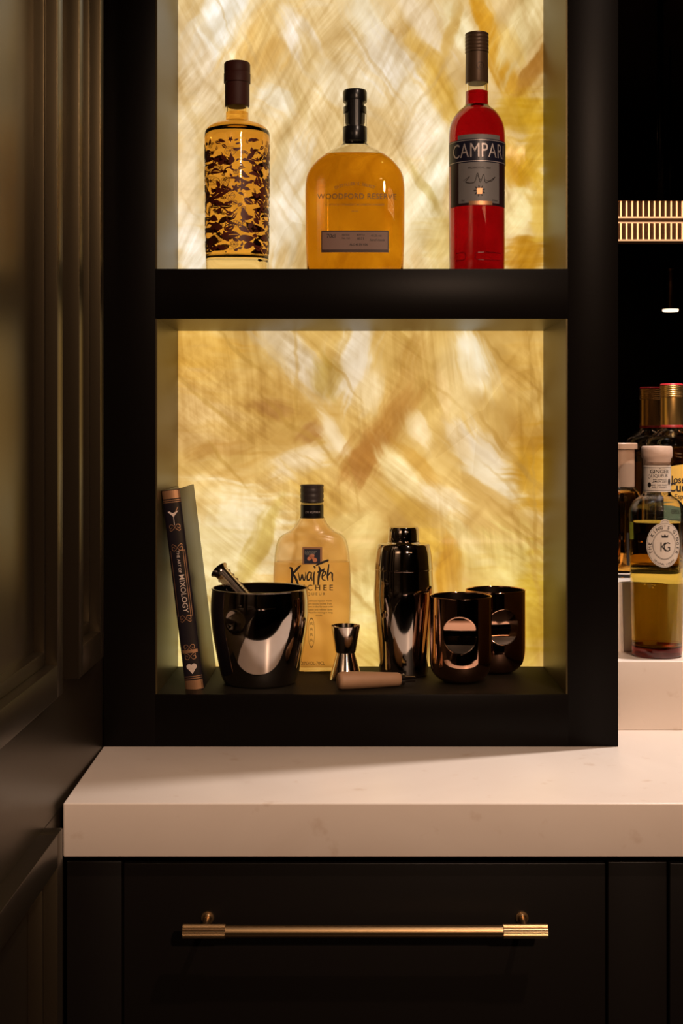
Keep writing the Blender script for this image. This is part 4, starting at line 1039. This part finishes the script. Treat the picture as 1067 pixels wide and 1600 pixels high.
yl = mat('yellow_label', (0.72, 0.44, 0.08), .5)
lb = Print()
n = 30
for i in range(n):
    x0 = -42 + 84 * i / n; x1 = -42 + 84 * (i + 1) / n
    tp = lambda x: 724 - 9 * math.sqrt(max(0, 1 - (x / 42.01) ** 2)) + 9
    lb.poly([(x0 * s, zz(790)), (x1 * s, zz(790)), (x1 * s, zz(tp(x1) )), (x0 * s, zz(tp(x0)))])
lb.build('label', yl, tq, cyl_map(R6, .0005, rot6))
Print().rect(-42 * s, 42 * s, zz(838), zz(790), 30, 1).build('lower_label', mat('green_label', (.10, .16, .11), .5), tq, cyl_map(R6, .0005, rot6))
Print().text('Jose', -10 * s, zz(753), .0150, .02, sx=.8).text('Cuervo', 0, zz(766), .0185, .025, sx=.85).text('Especial', 0, zz(777), .0098, .012).text('ESPECIAL', 0, zz(800), .007, .01).text('TEQUILA', 0, zz(815), .0085, .01).build('label_lettering', M['black_ink'], tq, cyl_map(R6, .0008, rot6 - .27))

# small amber bottle partly behind the cabinet
D = 1.925; s = D / F; Bp = 677 - (Z2 - CZ) / s
sb = thing('amber_bottle', (P(970, 0, D)[0], D + CY, Z2), 'small dark amber bottle with a beige cap, half hidden behind the cabinet edge', 'bottle')
osb = smooth_prof([(30 * s, 0), (33 * s, .001), (34 * s, .004), (34 * s, zz(850)), (34 * s, zz(790)), (33 * s, zz(778)), (28 * s, zz(768)), (22 * s, zz(762)), (19.5 * s, zz(757)), (19 * s, zz(750)), (19 * s, zz(735))], 5)
inn = round_glass(sb, osb, .0025, .006); fill(sb, inn, zz(768), M['tequila'])
bc = mat('beige_cap', (0.42, 0.27, 0.18), .45)
lathe('cap', [(0, zz(761)), (20 * s, zz(761)), (21 * s, zz(760)), (21 * s, zz(702)), (0, zz(702))], bc, sb)
lathe('cap_flange', [(0, zz(701.8)), (24.5 * s, zz(701.8)), (25.4 * s, zz(700.8)), (25.4 * s, zz(693.5)), (24.2 * s, zz(692)), (0, zz(692))], bc, sb)
Print().rect(2 * s, 26 * s, zz(880), zz(830), 10).build('label', mat('dark_label', (.05, .04, .035), .5), sb, cyl_map(34 * s, .0005))
Print().text('N8', 16 * s, zz(862), .0085, .01, rot=PI / 2).rect(6 * s, 22 * s, zz(876), zz(875)).rect(6 * s, 22 * s, zz(836), zz(835)).build('label_lettering', M['silver_ink'], sb, cyl_map(34 * s, .0008))

# ------------------------------------------------------------------ lamps of the room (seen in the smoked mirror and as glints)
def emis(name, col, st): return mat(name, (.8, .7, .6), .3, emit=col, estr=st)
MYR = 0.400
def V(px, py, d):      # a point seen in the mirror at virtual distance d
    x, y, z = P(px, py, d); return Vector((x, 2 * MYR - y, z))
lp = thing('linear_pendant_lamp', tuple(V(1110, 349, 4.92)), 'long glass-rod pendant lamp seen lit up in the smoked mirror', 'lamp')
gl = mat('frosted_rod_glass', (0.9, 0.7, 0.5), .25, trans=.3, emit=(1.0, .62, .34), estr=3.2)
K5 = 4.92 / F
L0x, L1x = (935 - 1110) * K5, (1285 - 1110) * K5
rodm = None
nrod = int((L1x - L0x) / (8.6 * K5))
rowdefs = [(319, 343), (352.5, 378)]
for (ya, yb) in rowdefs:
    bm = bmesh.new(); h = (yb - ya) * K5
    tube_mesh(bm, [(0, 0, -h / 2), (0, 0, h / 2)], 1.2 * K5, 10); bmesh.ops.recalc_face_normals(bm, faces=bm.faces)
    me = bpy.data.meshes.new('glass_rod'); bm.to_mesh(me); bm.free(); me.materials.append(gl)
    zc = (349 - (ya + yb) / 2) * K5
    for k in range(nrod):
        for yy in (.06,):
            o = bpy.data.objects.new('glass_rod', me); COL.objects.link(o); o.parent = lp
            o.location = (L0x + (k + .5) * 8.6 * K5, yy, zc)
dim = mat('lamp_diffuser', (0.06, .035, .02), .5, emit=(1.0, .42, .16), estr=.03)
rail = emis('lamp_rail_glow', (1.0, .62, .34), 2.6)
for (ya, yb) in [(317.5, 319), (343, 344.6), (351, 352.5), (378, 380)]:
    bm = bmesh.new(); add_box(bm, L0x, L1x, .052, .066, (349 - yb) * K5, (349 - ya) * K5, .001)
    from_bm('rail', bm, rail if ya > 320 else M['brass'], lp, True, 40)
bm = bmesh.new(); add_box(bm, L0x, L1x, -.05, .05, (349 - 378) * K5, (349 - 319) * K5); from_bm('diffuser', bm, dim, lp)
top_z = 2.9 - lp.location.z
for x in (L0x * .45, L1x * .6):
    bm = bmesh.new(); tube_mesh(bm, [(x, 0, (349 - 318) * K5), (x, 0, top_z)], .012, 16); from_bm('suspension_rod', bm, M['black_plastic'], lp, True)

sp = thing('cylinder_pendant_lamp', tuple(V(1047.5, 487, 5.5)), 'small brass cylinder pendant spot below the long lamp in the mirror', 'lamp')
k4 = 5.5 / F
lathe('lens', [(0, 0), (11.5 * k4, 0), (12.5 * k4, .004), (12.5 * k4, .010), (0, .010)], emis('spot_lens', (1.0, .82, .60), 6.0), sp, 48)
lathe('housing', [(0, .0101), (12.8 * k4, .0101), (12.8 * k4, 60 * k4), (13.5 * k4, 61 * k4), (13.5 * k4, 66 * k4), (0, 66 * k4)], mat('dark_bronze', (.10, .06, .035), .25, 1.0), sp, 48)
bm = bmesh.new(); tube_mesh(bm, [(0, 0, 66 * k4), (0, 0, 2.9 - sp.location.z)], .005, 12); from_bm('stem', bm, M['black_plastic'], sp, True)

# crystal cluster lamp glinting in the upper onyx slab and bottle
def VO(px, py, d):
    x, y, z = P(px, py, d); return Vector((x, 0.4 - y, z))
cr = thing('crystal_cluster_lamp', tuple(VO(806, 240, 4.9)), 'small crystal-rod ceiling lamp that glints in the upper onyx slab', 'lamp')
kc = 4.9 / F; rr = random.Random(3)
bm = bmesh.new()
for k in range(26):
    x = rr.uniform(-20, 20) * kc; y = rr.uniform(-.03, .03); z = rr.uniform(-9, 9) * kc; h = rr.uniform(2, 5) * kc
    tube_mesh(bm, [(x, y, z - h), (x, y, z + h)], 1.0 * kc, 8)
from_bm('crystal_drops', bm, emis('crystal_glow', (1, .66, .40), 16), cr)
lathe('canopy', [(0, 20 * kc), (18 * kc, 20 * kc), (18 * kc, 24 * kc), (0, 24 * kc)], M['brass'], cr)
bm = bmesh.new(); tube_mesh(bm, [(0, 0, 24 * kc), (0, 0, 2.9 - cr.location.z)], .005, 12); from_bm('stem', bm, M['brass'], cr, True)

# bar counter opposite with a light strip under its top
bar = thing('bar_counter', (0, 0, 0), 'dark bar counter opposite the cabinet with a warm light strip under its stone top', 'bar counter')
yb_ = -2.95; zb = 1.31 - 169 * (0.2 - yb_ + 1.87) / F
box('body', (-.2, 2.4, yb_ - .62, yb_ - .02, 0.0, zb - .0), M['drawer_paint'], bar)
box('bar_top', (-.25, 2.45, yb_ - .66, yb_ - .005, zb + .012, zb + .06), M['stone'], bar, .002)
kb_ = (0.2 - yb_ + 1.87) / F
for a, b in [(538, 585), (690, 716), (719, 757), (760, 789), (791, 823)]:
    box('light_strip', ((a - 551) * kb_, (b - 551) * kb_, yb_ - .019, yb_ - .006, zb - .0035, zb + .0035), emis('strip_glow', (1, .60, .42), 7.0), bar)
# bodies of the two real light sources
for nm, loc, lb_ in [('recessed_downlight', (0.68, -1.30, 2.893), 'round recessed ceiling downlight in front of the cabinet'),]:
    dl = thing(nm, loc, lb_, 'downlight'); lathe('trim_ring', [(.035, 0), (.045, 0), (.045, .006), (.035, .006), (.035, 0)], M['black_plastic'], dl, 48)
